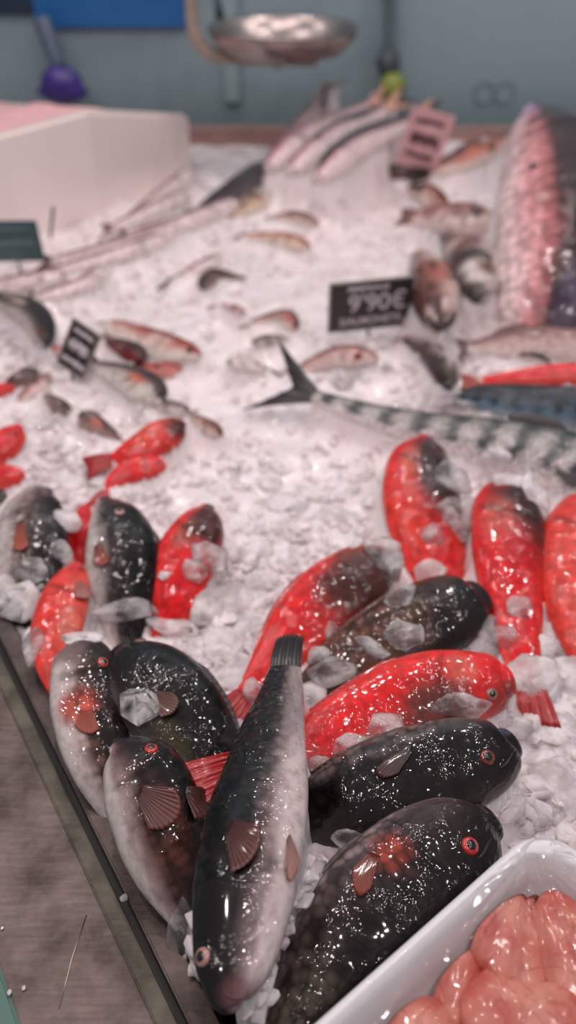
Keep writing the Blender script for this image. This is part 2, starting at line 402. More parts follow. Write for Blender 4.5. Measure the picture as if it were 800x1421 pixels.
F('parrotfish', 'slim red orange parrotfish squeezed between the steel rim and the brown and white fish',
  [(104, 785, 9), (102, 797, 21), (94, 820, 31), (84, 850, 36), (77, 884, 34), (75, 918, 26), (80, 950, 16), (88, 972, 10)], (.028, .026, .018, .008), (-1, .1),
  ORANGE, [(.1, -.2, .08, .6, rgb(206, 40, 40), .8), (.55, -.5, .12, .4, PALE, .6)], skin='red', tail=(.014, .008, .1, RD, RD), eye=(112, 789, 3.4, (130, 40, 40)),
  pect=[((112, 806), (103, 812), [(124, 828), (116, 834), (104, 832)], (206, 120, 108), (216, 150, 138))])
F('parrotfish', 'brown headed parrotfish with white belly and rusty gill patch, lying along the steel rim',
  [(104, 895, 13), (111, 906, 32), (117, 932, 43), (119, 972, 46), (127, 1012, 45), (141, 1054, 42), (158, 1096, 34), (176, 1140, 22)], (.036, .036, .024, .0), (1, -.1),
  DST((-.8, (206, 194, 192)), (-.45, (186, 168, 164)), (-.1, (104, 76, 70)), (.3, (60, 43, 41)), (1, (36, 28, 29))), [(.12, -.4, .11, .6, rgb(112, 92, 92), .85), (.46, -.25, .08, .55, rgb(176, 76, 62), .95)],
  tail=(.05, .02, .1, DB, DB), eye=(143, 919, 8, (190, 66, 54)), roll=-4,
  pect=[((128, 985), (112, 990), [(138, 1014), (126, 1020), (112, 1016), (104, 1008)], (168, 76, 60), (186, 96, 78), .001)])
F('parrotfish', 'large black parrotfish facing up left, an ice lump resting by its gill',
  [(166, 905, 15), (177, 915, 34), (200, 938, 53), (227, 966, 61), (258, 1002, 58), (288, 1042, 47), (318, 1084, 32), (345, 1122, 20)], (.034, .034, .022, .0), (.7, -.7),
  DST((-1, (110, 96, 96)), (-.7, (52, 44, 44)), (-.2, (38, 32, 33)), (.6, (30, 25, 27)), (1, (25, 20, 22))), [(.5, -.55, .2, .25, rgb(84, 80, 54), .5)],
  tail=(.05, .025, .1, DB, DB), eye=(195, 889, 8, (120, 92, 84)), dfin=(.3, .92, .1, (46, 36, 36), (60, 46, 44)),
  pect=[((206, 958), (206, 972), [(240, 966), (249, 978), (242, 992), (226, 998)], (92, 62, 54), (126, 84, 70), .005)])
F('parrotfish', 'brown parrotfish with red eye and fanned rusty fin, below the ice topped black one',
  [(166, 1036, 14), (178, 1048, 33), (198, 1076, 52), (212, 1112, 60), (224, 1152, 60), (238, 1194, 54), (254, 1236, 42), (270, 1280, 26)], (.05, .05, .034, .01), (1, -.3),
  DST((-.85, (200, 188, 186)), (-.6, (146, 124, 122)), (-.3, (78, 58, 56)), (.1, (50, 38, 37)), (1, (30, 24, 25))), [(.6, 0, .25, .5, rgb(96, 56, 50), .7)],
  tail=(.05, .02, .1, DB, DB), eye=(210, 1039, 9.5, (196, 46, 42)), roll=-4,
  pect=[((196, 1090), (190, 1108), [(240, 1098), (250, 1118), (246, 1140), (226, 1152), (208, 1152)], (84, 38, 33), (112, 52, 44), .005),
        ((258, 1092), (256, 1100), [(288, 1100), (292, 1118), (284, 1132), (266, 1140)], (70, 34, 31), (96, 48, 42), .004)])
# --- right group, back to front
F('parrotfish', 'red parrotfish with dark face pointing up, directly below the long silver fish',
  [(590, 613, 14), (588, 624, 30), (583, 648, 46), (584, 682, 54), (590, 720, 55), (599, 758, 49), (608, 800, 38), (616, 846, 22)], (.034, .032, .014, -.02), (-1, 0),
  RED, [(.3, -.62, .36, 1.05, BROWN, 1.0), (.3, .35, .1, .3, PALE, .55), (.55, .5, .25, .4, rgb(226, 76, 62), .6)], skin='red', tail=(.05, .03, .1, RD, RD), eye=(604, 623, 5, (96, 40, 32)), roll=4)
F('parrotfish', 'red parrotfish with small eye and pink flank, left of the one cut by right edge',
  [(697, 670, 13), (700, 681, 31), (703, 707, 46), (706, 750, 50), (708, 800, 45), (714, 850, 39), (722, 900, 29), (731, 944, 19)], (.034, .034, .022, .012), (-1, 0),
  RED, [(.27, -.55, .3, 1.1, rgb(64, 36, 31), 1.0), (.36, .25, .14, .5, rgb(214, 98, 82), .6), (.65, 0, .3, 1, rgb(214, 18, 32), .7)], skin='red', tail=(.042, .017, .1, RD, (190, 30, 36)), eye=(718, 687, 5.5, (70, 36, 32)))
F('parrotfish', 'salmon orange parrotfish cut off by the right frame edge',
  [(812, 692, 13), (808, 705, 28), (803, 740, 45), (805, 790, 53), (811, 840, 53), (821, 888, 43), (834, 936, 30), (848, 980, 18)], (.034, .034, .02, 0), (-1, 0),
  ORANGE, [(.6, .3, .3, .6, rgb(222, 84, 70), .5)], skin='red', tail=(.05, .03, .1, RD, RD), eye=(825, 706, 5, (90, 40, 36)))
F('parrotfish', 'red parrotfish with dark brown flank, head under ice lumps, tail behind the upright dark tail',
  [(549, 776, 14), (536, 782, 29), (506, 797, 44), (466, 827, 52), (426, 864, 47), (396, 898, 36), (366, 934, 24), (343, 966, 16)], (.024, .022, .012, .004), (-.6, -.8),
  RED, [(.26, -.3, .28, 1.0, rgb(56, 38, 32), .95), (.14, .7, .2, .35, OLIVE, .6)], skin='red', tail=(.05, .025, .1, RD, RD), eye=(545, 764, 4, (96, 44, 38)), dfin=(.35, .85, .1, RD, (214, 60, 52)))
F('parrotfish', 'olive brown parrotfish facing right, blunt black head, just above the eyed red fish',
  [(662, 830, 26), (650, 836, 40), (622, 848, 50), (582, 868, 54), (532, 896, 50), (490, 920, 42), (452, 944, 30), (416, 966, 18)], (.03, .028, .018, .004), (-.5, -.85),
  DST((-1, (48, 36, 32)), (-.3, (46, 34, 30)), (.3, (62, 42, 36)), (.8, (100, 64, 50)), (1, (104, 56, 46))), [(.06, 0, .16, 1.2, rgb(34, 30, 31), .95), (.62, .1, .28, .9, rgb(104, 66, 54), .7), (.4, .3, .1, .4, rgb(74, 66, 44), .5)],
  tail=(.05, .025, .1, DB, DB), eye=(655, 815, 5, (60, 44, 40)), dfin=(.3, .9, .1, DB, (110, 66, 54)))
F('parrotfish', 'bright red parrotfish facing right with black eye and brown flank, ice over its gill',
  [(702, 944, 22), (692, 946, 35), (664, 951, 45), (620, 960, 55), (570, 974, 58), (520, 994, 52), (470, 1016, 42), (420, 1039, 30), (374, 1056, 19)], (.04, .036, .028, .036), (-.3, -.95),
  RED, [(.34, -.45, .15, .75, rgb(88, 52, 44), .92), (.2, .3, .06, .4, PALE, .45), (.05, -.6, .09, .6, rgb(110, 50, 44), .6)], skin='red', tail=(.070, .017, .0, RD, (206, 30, 40)), eye=(683, 963, 8.5, (150, 96, 84)),
  mouth=([(712, 950), (704, 962), (698, 968)], 1.5, (80, 30, 30)), dfin=(.35, .85, .09, RD, (214, 60, 52)), roll=5)
F('parrotfish', 'black parrotfish facing right with red eye, directly below the bright red right facing fish',
  [(706, 1032, 22), (696, 1038, 38), (666, 1050, 52), (618, 1066, 61), (560, 1086, 63), (502, 1106, 58), (452, 1123, 46), (404, 1138, 33), (368, 1150, 24)], (.046, .044, .03, .01), (-.3, -.95),
  DARK_ALL, [(.02, .7, .06, .4, rgb(70, 70, 92), .6), (.5, .85, .4, .3, rgb(110, 98, 98), .6)], tail=(.05, .028, .1, DB, DB), eye=(677, 1051, 11, (120, 46, 42)), mouth=([(712, 1044), (704, 1058), (694, 1066)], 1.6, (20, 16, 18)),
  pect=[((574, 1032), (572, 1046), [(530, 1060), (520, 1072), (532, 1082), (552, 1076)], (44, 26, 24), (84, 42, 36), .0012)], roll=5, dfin=(.3, .9, .08, DB, (80, 64, 62)))
F('parrotfish', 'nearest dark scaly parrotfish with red eye and orange patch, beside the white foam tray',
  [(676, 1142, 26), (662, 1152, 46), (630, 1176, 68), (580, 1222, 85), (526, 1276, 89), (476, 1336, 79), (432, 1400, 62), (396, 1458, 42), (366, 1512, 25)], (.036, .034, .024, .012), (-.7, -.7),
  DST((-1, (32, 26, 27)), (-.3, (38, 30, 30)), (.3, (54, 42, 41)), (.75, (74, 60, 59)), (1, (124, 110, 110))), [(.36, .52, .06, .3, rgb(150, 58, 44), .9), (.85, .2, .2, .5, rgb(96, 88, 74), .5)], tail=(.06, .03, .1, DB, DB), eye=(653, 1174, 13, (190, 40, 38)),
  mouth=([(682, 1162), (672, 1182), (664, 1192)], 2, (20, 16, 18)), pect=[((528, 1188), (512, 1184), [(514, 1236), (500, 1246), (490, 1232), (490, 1208)], (120, 48, 37), (150, 62, 46), .0008)], dfin=(.32, .92, .07, DB, (96, 78, 76)), rings=90, roll=6)
F('parrotfish', 'long dark white bellied parrotfish lying head down on top of the pile, tail upright',
  [(318, 1398, 16), (317, 1384, 32), (323, 1344, 53), (331, 1290, 64), (340, 1230, 72), (350, 1168, 72), (363, 1098, 64), (376, 1028, 48), (389, 968, 32), (396, 928, 22)], (.062, .066, .07, .066, .06), (-1, -.1),
  DST((-1, (206, 192, 192)), (-.66, (196, 180, 180)), (-.36, (120, 104, 104)), (-.05, (46, 38, 39)), (.5, (36, 29, 31)), (1, (30, 25, 27))), [(.02, -.5, .05, .8, rgb(112, 76, 78), .8), (.86, -.6, .2, .5, rgb(90, 80, 80), .6)],
  tail=(.036, .0095, -.12, (44, 36, 36), (52, 42, 41)), eye=(281, 1328, 13, (170, 128, 118)), roll=-10, rings=90,
  pect=[((322, 1138), (314, 1158), [(362, 1150), (362, 1176), (346, 1204), (324, 1216)], (78, 38, 34), (108, 54, 47), .003),
        ((402, 1156), (398, 1166), [(412, 1196), (408, 1214), (398, 1226), (394, 1210)], (188, 150, 144), (200, 150, 136), .002)], mouth=([(312, 1376), (322, 1384), (336, 1384), (346, 1376)], 2.0, (96, 62, 64)))
# --- red fish glimpsed between the upright ones and at the left edge
F('parrotfish', 'red parrotfish half hidden behind the pale bellied grey fish, between two ice lumps',
  [(118, 706, 8), (116, 718, 15), (113, 738, 19), (110, 762, 18), (108, 790, 12)], (.012, .01, -.01), (-1, 0), RED, skin='red', rings=30, m=20, tail=(.02, .01, 0, RD, RD), eye=(121, 709, 2.5, (80, 40, 36)))
F('parrotfish', 'red parrotfish with brown face, blurred, alone in the ice left of centre',
  [(250, 588, 10), (244, 592, 18), (228, 604, 26), (204, 618, 24), (178, 630, 18), (156, 638, 9)], (.026, .024, .014), (-.3, -1), RED, [(.15, -.3, .2, .9, BROWN, .95), (.5, .3, .3, .6, rgb(214, 92, 70), .6)], skin='red', rings=40, m=24, tail=(.03, .014, .1, RD, RD), eye=(246, 594, 3, (60, 36, 32)))
F('parrotfish', 'deep red parrotfish with a ragged tail, tucked beneath the brown faced red one',
  [(226, 644, 9), (218, 646, 15), (198, 650, 19), (174, 658, 17), (156, 670, 11), (146, 684, 6)], (.014, .012, .004), (-.3, -1), RED, skin='red', rings=36, m=24, tail=(.03, .012, .3, RD, RD), eye=(221, 642, 3, (70, 36, 32)))
F('parrotfish', 'red parrotfish cut by the left frame edge, upper of two stacked there',
  [(24, 594, 9), (20, 600, 17), (10, 612, 25), (-8, 622, 28), (-30, 632, 24), (-60, 640, 12)], (.024, .022, .012), (0, -1), RED, skin='red', rings=30, m=20, tail=(.03, .015, .1, RD, RD), eye=(22, 601, 3, (70, 36, 32)))
F('parrotfish', 'red parrotfish at left edge, just above the pale bellied grey fish',
  [(32, 660, 7), (26, 661, 12), (10, 662, 17), (-10, 664, 18), (-40, 668, 10)], (.016, .012), (0, -1), RED, skin='red', rings=30, m=20, tail=(.03, .015, .1, RD, RD), eye=(29, 658, 2.6, (70, 36, 32)))
F('parrotfish', 'black parrotfish showing only its rounded back at the left frame edge',
  [(6, 686, 6), (0, 688, 11), (-16, 694, 16), (-36, 700, 14), (-60, 706, 8)], (.024, .02), (0, -1), DARK_ALL, rings=24, m=18, tail=(.03, .012, .1, DB, DB), eye=(4, 684, 2.4, (90, 60, 50)))
F('parrotfish', 'small red fish at left frame edge beside a dark head', [(18, 538, 5), (12, 540, 9), (0, 542, 11), (-16, 545, 7)], (.016, .012), (0, -1), RED, skin='red', rings=24, m=18, tail=(.02, .01, .1, RD, RD), eye=(15, 537, 2, (70, 36, 32)))
# --- right middle ground
SIL = ST((-1, (240, 230, 230)), (-.35, (222, 216, 216)), (.1, (196, 194, 192)), (.6, (150, 150, 146)), (1, (96, 94, 92)))
F('barracuda', 'long silver fish with dark bars and a forked tail spread on the ice',
  [(985, 722, 10), (960, 716, 20), (915, 700, 33), (860, 676, 42), (800, 649, 46), (740, 630, 42), (670, 612, 34), (600, 597, 25), (530, 580, 18), (470, 562, 13), (436, 549, 9)], (.034, .034, .03, .028, .03), (.1, -1),
  SIL, r=.7, skin='fine', tail=(.075, .045, .62, (92, 88, 88), (64, 60, 62)), bars=(74, rgb(50, 60, 60), .9, -.6), eye=(960, 708, 7, (200, 190, 150)), rings=90, dfin=(.35, .5, .3, (96, 92, 92), (80, 76, 78)), roll=26,
  pect=[((772, 650), (774, 658), [(800, 662), (806, 670), (802, 676), (792, 674)], (120, 116, 116), (110, 106, 108), .003)])
F('mackerel', 'dark blue mackerel with pale blotches, lying behind the long silver fish at the right edge',
  [(968, 602, 8), (945, 598, 16), (900, 590, 26), (850, 580, 31), (800, 569, 32), (745, 562, 28), (695, 556, 24), (665, 553, 20), (640, 552, 12)], (.034, .034, .03, .02), (.1, -1),
  ST((-1, (150, 160, 168)), (-.5, (100, 122, 138)), (0, (58, 74, 86)), (.5, (36, 46, 54)), (1, (24, 28, 32))), r=.7, skin='fine', tail=(.012, .01, .3, (40, 44, 48), (36, 38, 42)), bars=(70, rgb(26, 32, 40), .9, -.6), eye=(948, 592, 5, (190, 180, 150)), rings=80, roll=18)
F('red_mullet', 'slim bright red fish lying along the back of the dark blue mackerel',
  [(905, 528, 8), (885, 525, 14), (850, 521, 18), (800, 520, 18), (745, 521, 14), (700, 525, 9), (662, 529, 5)], (.034, .032, .028), (.1, -1), RED, skin='red', rings=50, m=24, tail=(.03, .015, .5, (196, 96, 80), (190, 80, 70)), eye=(892, 521, 3.4, (150, 60, 50)))
F('sea_bream', 'silvery pink sea bream with dark fin, tail left, above the slim red fish',
  [(884, 480, 8), (868, 479, 18), (840, 478, 26), (798, 477, 29), (744, 477, 27), (696, 479, 19), (664, 481, 10), (650, 482, 7)], (.03, .028, .024), (.1, -1),
  ST((-1, (206, 188, 186)), (-.3, (190, 164, 160)), (.3, (150, 118, 114)), (.8, (110, 80, 78)), (1, (90, 64, 64))), skin='soft', bars=(56, rgb(128, 92, 90), .6, -.1), rings=50, m=24, tail=(.026, .018, .4, (120, 84, 80), (104, 72, 70)), eye=(868, 474, 4, (190, 170, 140)),
  pect=[((724, 489), (722, 495), [(752, 492), (764, 498), (756, 505), (742, 503)], (44, 36, 38), (30, 26, 28), .004)], dfin=(.3, .85, .3, (130, 92, 88), (120, 80, 76)))
PKF = ST((-1, (216, 198, 196)), (-.3, (206, 176, 172)), (.2, (172, 128, 122)), (.6, (132, 90, 84)), (1, (104, 70, 66)))
F('sea_bream', 'pale fish head with rosy eye lying in ice left of the dark mouthed head',
  [(522, 500, 7), (512, 498, 13), (494, 496, 18), (466, 498, 18), (440, 505, 13), (420, 513, 8)], (.022, .02, .006), (0, -1), PKF, skin='soft', rings=36, m=24, eye=(497, 494, 6.5, (176, 90, 90)), tail=(.02, .01, .2, PK, PK), gill=.4, r=.7)
GRAY = ST((-1, (206, 196, 194)), (-.3, (176, 162, 158)), (.2, (122, 106, 102)), (.6, (92, 78, 76)), (1, (70, 58, 58)))
F('sea_bream', 'grey fish head facing the camera with dark open mouth, beside an ice lump',
  [(624, 532, 12), (622, 524, 19), (616, 508, 23), (604, 493, 21), (586, 480, 16), (566, 470, 9)], (.03, .034, .03, .01), (-.7, .7), GRAY, [(.06, 0, .08, .8, DK, .8), (.2, .3, .08, .4, DK, .7)] + blot(8, BL, 8), skin='soft', rings=36, m=24, eye=(612, 498, 6, (70, 60, 58)), tail=(.02, .01, .2, PK, PK), gill=.45, r=.7, mouth=([(612, 530), (622, 536), (634, 528)], 4, (40, 32, 32)))
MOUL = ST((-1, (214, 196, 190)), (-.3, (186, 150, 142)), (.2, (138, 92, 82)), (.6, (104, 66, 60)), (1, (84, 54, 50)))
F('scorpionfish', 'rusty brown fish head with gaping mouth, immediately right of the 9.90 tag',
  [(610, 446, 16), (609, 434, 28), (605, 412, 35), (599, 390, 33), (592, 370, 24), (586, 352, 13)], (.05, .052, .04, .02), (-1, 0), MOUL, [(.05, 0, .1, .8, DK, .85), (.4, -.2, .15, .5, rgb(170, 76, 62), .7)] + blot(9, BL, 3), skin='soft', rings=36, m=24, eye=(628, 385, 6, (66, 60, 76)), tail=(.02, .01, .2, DB, DB), gill=.5, r=.8, mouth=([(596, 440), (608, 452), (624, 448), (632, 434)], 5, (44, 32, 32)))
F('scorpionfish', 'mottled grey fish head with white jaw, behind the rusty brown head',
  [(664, 406, 18), (664, 394, 30), (659, 374, 38), (649, 354, 34), (637, 338, 25), (622, 326, 13)], (.06, .062, .05, .03), (-1, 0), GRAY, [(.16, .1, .05, .7, rgb(216, 206, 202), .95), (.02, .1, .05, .9, DK, .7), (.5, .2, .2, .6, rgb(120, 76, 66), .7), (.27, .1, .035, .7, DK, .9), (.1, .1, .03, .7, rgb(216, 206, 202), .9)] + blot(7, BL, 4), skin='soft', rings=36, m=24, eye=(676, 356, 8, (50, 42, 42)), tail=(.02, .01, .2, DB, DB), gill=.5, r=.8, mouth=([(644, 404), (660, 414), (680, 404)], 4, (40, 32, 32)))
F('scorpionfish', 'mottled pink fish with pale jaw stripe and dark eye, topping the heap of heads',
  [(684, 304, 10), (676, 306, 19), (658, 308, 27), (630, 306, 28), (602, 302, 22), (576, 302, 12)], (.06, .055, .04), (0, -1), PKF, [(.16, -.35, .12, .2, rgb(220, 210, 206), .95), (.7, 0, .2, .7, rgb(150, 96, 88), .6)] + blot(10, BL, 5), skin='soft', rings=36, m=24, eye=(661, 293, 8, (90, 60, 56)), tail=(.03, .02, .2, MOUL and (150, 100, 90), (140, 90, 84)), r=.7, bars=(40, rgb(130, 84, 78), .5, -.5))
F('scorpionfish', 'small rusty fish with dark mouth, just under the pink paper tag',
  [(572, 266, 9), (580, 268, 15), (594, 272, 19), (608, 282, 17), (618, 296, 9)], (.06, .05, .03), (0, -1), MOUL, [(.15, 0, .1, .8, DK, .8)] + blot(7, BL, 6), skin='soft', rings=30, m=20, eye=(584, 262, 5, (50, 40, 38)), tail=(.02, .01, .2, DB, DB))
F('scorpionfish', 'brown fish with orange belly lying against the wall beside the large pink fish',
  [(700, 190, 9), (692, 196, 17), (670, 208, 22), (642, 222, 19), (616, 232, 14), (596, 238, 8)], (.06, .055, .04), (-.3, -1), MOUL, [(.5, -.3, .3, .5, rgb(196, 110, 90), .7), (.12, 0, .06, .8, DK, .6)] + blot(9, BL, 7), skin='soft', rings=36, m=22, eye=(682, 196, 4, (60, 48, 44)), tail=(.04, .02, .2, DB, DB))
F('scorpionfish', 'dark brown fish between the pink paper tag and the brown fish',
  [(622, 232, 6), (612, 236, 11), (590, 238, 14), (560, 238, 13), (530, 240, 10), (500, 242, 6)], (.034, .03, .03), (0, -1), ST((-1, (96, 66, 60)), (0, (64, 44, 42)), (1, (48, 34, 34))), skin='soft', rings=30, m=20, eye=(614, 231, 3, (60, 48, 44)), tail=(.03, .02, .2, DB, DB))
F('grouper', 'huge pink scaly fish with white belly and dark back standing at the right frame edge',
  [(742, 160, 16), (748, 176, 34), (764, 218, 62), (776, 280, 82), (780, 340, 88), (776, 398, 84), (764, 456, 64), (752, 505, 38)], (.16, .13, .07, .0), (1, 0),
  ST((-.85, (226, 206, 206)), (-.6, (224, 186, 188)), (-.45, (210, 150, 152)), (-.22, (180, 112, 114)), (-.02, (66, 48, 50)), (1, (36, 29, 31))), [(.1, -.4, .07, .5, rgb(160, 146, 188), .85), (.27, -.25, .035, .22, rgb(78, 44, 48), .95), (.9, .3, .08, .3, rgb(80, 70, 92), .7)], skin='big', r=.8, rings=70, tail=(.08, .05, .1, PK, PK), eye=(741, 232, 7, (90, 50, 54)), gill=.3, roll=8, scalef=.3)
# --- garfish heap against the wall
gar = [((388, 222), (428, 168), (462, 118), 'uppermost garfish of the heap with its tail raised against the wall', 0),
       ((372, 236), (432, 186), (512, 146), 'second garfish of the wall heap, pale with a pink back', 0),
       ((404, 240), (462, 194), (536, 152), 'middle garfish of the wall heap between two dark slender fish', 0),
       ((440, 250), (496, 208), (574, 168), 'lowest white garfish of the wall heap, pointing at the pink paper tag', 0),
       ((418, 226), (470, 186), (548, 142), 'dark slender fish at the top right of the garfish heap', 1),
       ((446, 240), (500, 196), (592, 158), 'dark slender fish running along the lowest white garfish', 1)]
GARC = ST((-1, (240, 222, 220)), (-.1, (232, 206, 208)), (.3, (190, 142, 148)), (.7, (140, 98, 106)), (1, (104, 76, 84)))
GARD = ST((-1, (104, 96, 100)), (-.2, (76, 70, 76)), (.5, (56, 52, 58)), (1, (44, 42, 48)))
for k, (a, m_, e, lab, dk) in enumerate(gar):
    pts = [crom(np.array([a, m_, e], float), t * 2) for t in (0, .08, .25, .5, .75, .92, 1)]
    F('garfish', lab, [(p[0], p[1], w * 1.5) for p, w in zip(pts, (4, 8, 12, 12, 9, 6, 4))], (.05 + .006 * k, .09, .10 + (.05 if k == 0 else .0)), (-.6, -.8), GARD if dk else GARC, skin='fine', rings=40, m=20, r=.8,
      tail=(.05, .028, .5, (224, 170, 150), (214, 156, 132)) if not dk else (.04, .02, .5, GY, GY), eye=(pts[1][0], pts[1][1], 2.6, (150, 130, 120)), group='garfish heaped against the wall')
# --- slender fish bundle in the left background
SARD = ST((-1, (236, 222, 220)), (-.1, (226, 208, 208)), (.3, (166, 126, 128)), (.7, (96, 66, 70)), (1, (72, 50, 56)))
sl = [((372, 232), (330, 262), (276, 294), 12, GARD, 'dark slender fish reaching from the brown rear rim into the slender fish bundle'),
      ((268, 240), (236, 264), (168, 312), 9, SARD, 'slender fish lying along the lower corner of the white foam box'),
      ((262, 272), (216, 292), (156, 316), 9, SARD, 'slender fish with dusky back, middle of the bundle below the foam box'),
      ((328, 282), (252, 312), (176, 326), 10, SARD, 'slender fish with blue grey gill, crossing the bundle below the foam box'),
      ((250, 316), (180, 342), (72, 362), 10, SARD, 'long pale slender fish pointing at the teal tag, upper one'),
      ((236, 330), (160, 356), (70, 376), 9, SARD, 'long pale slender fish just below the one pointing at the teal tag'),
      ((146, 372), (112, 398), (48, 412), 9, SARD, 'silvery slender fish above the black arched fish'),
      ((92, 384), (40, 392), (-20, 398), 10, SARD, 'slender fish with brown back leaving the left edge below the teal tag')]
for a, m_, e, w, cc, lab in sl:
    pts = [crom(np.array([a, m_, e], float), t * 2) for t in (0, .08, .25, .5, .75, .92, 1)]
    F('garfish', lab, [(p[0], p[1], w * 1.5 * q) for p, q in zip(pts, (.35, .75, 1, 1, .8, .5, .35))], (.026, .024, .016), (-.3, -.9), cc, skin='fine', rings=36, m=20, r=.75, tail=(.03, .018, .5, (150, 110, 108), (140, 100, 100)), eye=(pts[1][0], pts[1][1] - 1, 2.4, (60, 50, 60)), group='slender fish bundle')
# --- scattered small fish of the middle distance
def small(name, label, pts, w, cc, zt=(.02, .018, .008), dors=(0, -1), tc=(130, 92, 86), skin='soft', patches=(), eyec=(60, 46, 44), **kw):
    n_ = len(pts) - 1; A = np.array(pts, float)
    q = [crom(A, t * n_) for t in (0, .1, .28, .5, .75, .92, 1)]
    ww = (.35, .72, 1, .95, .65, .4, .3)
    e = q[1]; d = q[2] - q[0]; nn = np.array([-d[1], d[0]]) / (np.linalg.norm(d) + 1e-9)
    if nn @ np.array(dors) < 0: nn = -nn
    return F(name, label, [(p[0], p[1], w * k) for p, k in zip(q, ww)], zt, dors, cc, list(patches) + (blot(5, BL, int(w * 7 + pts[0][0]), .04, .1) if cc is not RED else []), skin=skin, rings=34, m=20, tail=(kw.pop('tl', .028), .014, .3, tc, tc), eye=(e[0] + nn[0] * w * .25, e[1] + nn[1] * w * .25, max(2, w * .2), eyec), **kw)
OLV = ST((-1, (214, 196, 184)), (-.2, (190, 164, 142)), (.4, (134, 104, 88)), (1, (88, 64, 58)))
MUL = ST((-.6, (218, 204, 196)), (-.2, (206, 176, 166)), (.15, (170, 84, 72)), (.6, (140, 58, 50)), (1, (112, 44, 40)))
small('small_fish', 'olive tan fish heading the scattered group below the rear rim', [(366, 274), (346, 286), (316, 304)], 17, OLV)
small('small_fish', 'brown arched fish to the right in the scattered group, dark head end', [(440, 312), (410, 300), (376, 302)], 10, MOUL, eyec=(40, 30, 30))
small('small_fish', 'peach coloured fish beneath the brown arched one', [(428, 344), (392, 332), (340, 326)], 13, ST((-1, (222, 200, 188)), (0, (206, 160, 144)), (.5, (170, 112, 98)), (1, (146, 88, 78))))
small('small_fish', 'dark gilled fish lying alone left of the peach coloured fish', [(282, 400), (296, 382), (330, 384)], 13, ST((-1, (140, 116, 110)), (0, (86, 70, 66)), (1, (50, 42, 42))))
small('small_fish', 'pinkish fish with brown back above the dark gilled one', [(308, 354), (276, 372), (236, 390)], 10, SARD)
small('small_fish', 'little fish with wine red head in the ice above the brown hooked fish', [(338, 436), (326, 428), (302, 424)], 7, ST((-1, (214, 190, 188)), (.2, (196, 150, 150)), (1, (150, 84, 92))), tl=.015)
small('small_fish', 'brown hooked fish showing above the forked silver tail', [(408, 456), (394, 440), (344, 450)], 13, MOUL, patches=[(.3, -.2, .2, .6, rgb(200, 110, 100), .6)])
small('small_fish', 'grey and white fish under the brown hooked one, touching the forked tail', [(352, 478), (376, 472), (402, 470)], 10, GRAY, tl=.02)
small('small_fish', 'white fish with black eye spot left of the forked silver tail', [(318, 507), (338, 505), (376, 514)], 13, ST((-1, (224, 212, 208)), (.4, (214, 204, 200)), (1, (160, 146, 142))), eyec=(24, 20, 20), tl=.015)
small('red_mullet', 'red mullet with a cream belly, lying right of the black tilted tag', [(274, 494), (220, 482), (168, 458), (152, 448)], 24, MUL, dors=(.3, -1), tc=(160, 70, 60))
small('red_mullet', 'second red mullet, pink and partly sunk, below the cream bellied mullet', [(252, 512), (216, 514), (180, 504)], 12, ST((-1, (206, 150, 142)), (0, (190, 96, 88)), (1, (160, 64, 58))), zt=(.01, .008, .0))
small('red_mullet', 'dark red fish tucked right behind the black tilted tag', [(196, 496), (176, 484), (146, 470)], 16, ST((-1, (120, 40, 40)), (0, (74, 34, 34)), (1, (50, 28, 28))), zt=(.02, .016, .01), dors=(.5, -1))
small('small_fish', 'white bellied fish with black back and orange fin below the black tilted tag', [(222, 556), (186, 530), (130, 506)], 26, ST((-.6, (206, 198, 192)), (-.1, (186, 172, 166)), (.2, (80, 66, 62)), (1, (48, 40, 40))), dors=(.5, -1), patches=[(.35, -.1, .12, .22, rgb(206, 100, 70), .95)], zt=(.018, .02, .016))
small('small_fish', 'pale grey fish pointing at the brown faced red one', [(262, 572), (226, 564), (186, 548)], 12, GRAY, zt=(.012, .012, .004))
small('small_fish', 'black arched fish curving off the left frame edge', [(62, 478), (50, 444), (16, 420), (-40, 414)], 22, ST((-.75, (190, 176, 174)), (-.35, (90, 78, 76)), (0, (46, 38, 38)), (1, (34, 28, 30))), zt=(.03, .034, .03), dors=(.5, -1), tc=DB)
small('small_fish', 'red fish mostly behind the black tilted tag, showing at its left', [(66, 490), (78, 488), (100, 484)], 9, RED, skin='red', zt=(.014, .012, .004), tl=.01)
small('small_fish', 'dark headed fish in the ice near the left edge, under the tags', [(50, 520), (30, 526), (4, 536)], 15, ST((-1, (130, 108, 104)), (0, (84, 68, 66)), (1, (54, 44, 44))), zt=(.018, .014, .006), tl=.015)
small('small_fish', 'small dark fish head poking from ice, second from the left edge', [(92, 574), (80, 562), (62, 546)], 12, ST((-1, (150, 126, 122)), (0, (92, 74, 70)), (1, (50, 40, 40))), zt=(.02, .014, .0), tl=.01)
small('small_fish', 'small fish with rusty cheek above left of the brown faced red one', [(112, 578), (130, 588), (164, 606)], 15, ST((-1, (170, 140, 134)), (0, (110, 88, 84)), (1, (66, 54, 54))), patches=[(.5, 0, .15, .5, rgb(196, 110, 84), .8)], zt=(.02, .016, .006), tl=.015)
small('small_fish', 'brown snouted fish to the right of the brown faced red one', [(304, 604), (286, 590), (262, 574)], 12, MOUL, zt=(.02, .014, .0), tl=.012)
small('small_fish', 'pale fish back half sunk in ice beside the dark headed fish', [(74, 520), (48, 540), (20, 562)], 13, PKF, zt=(.006, .006, .0), tl=.012)
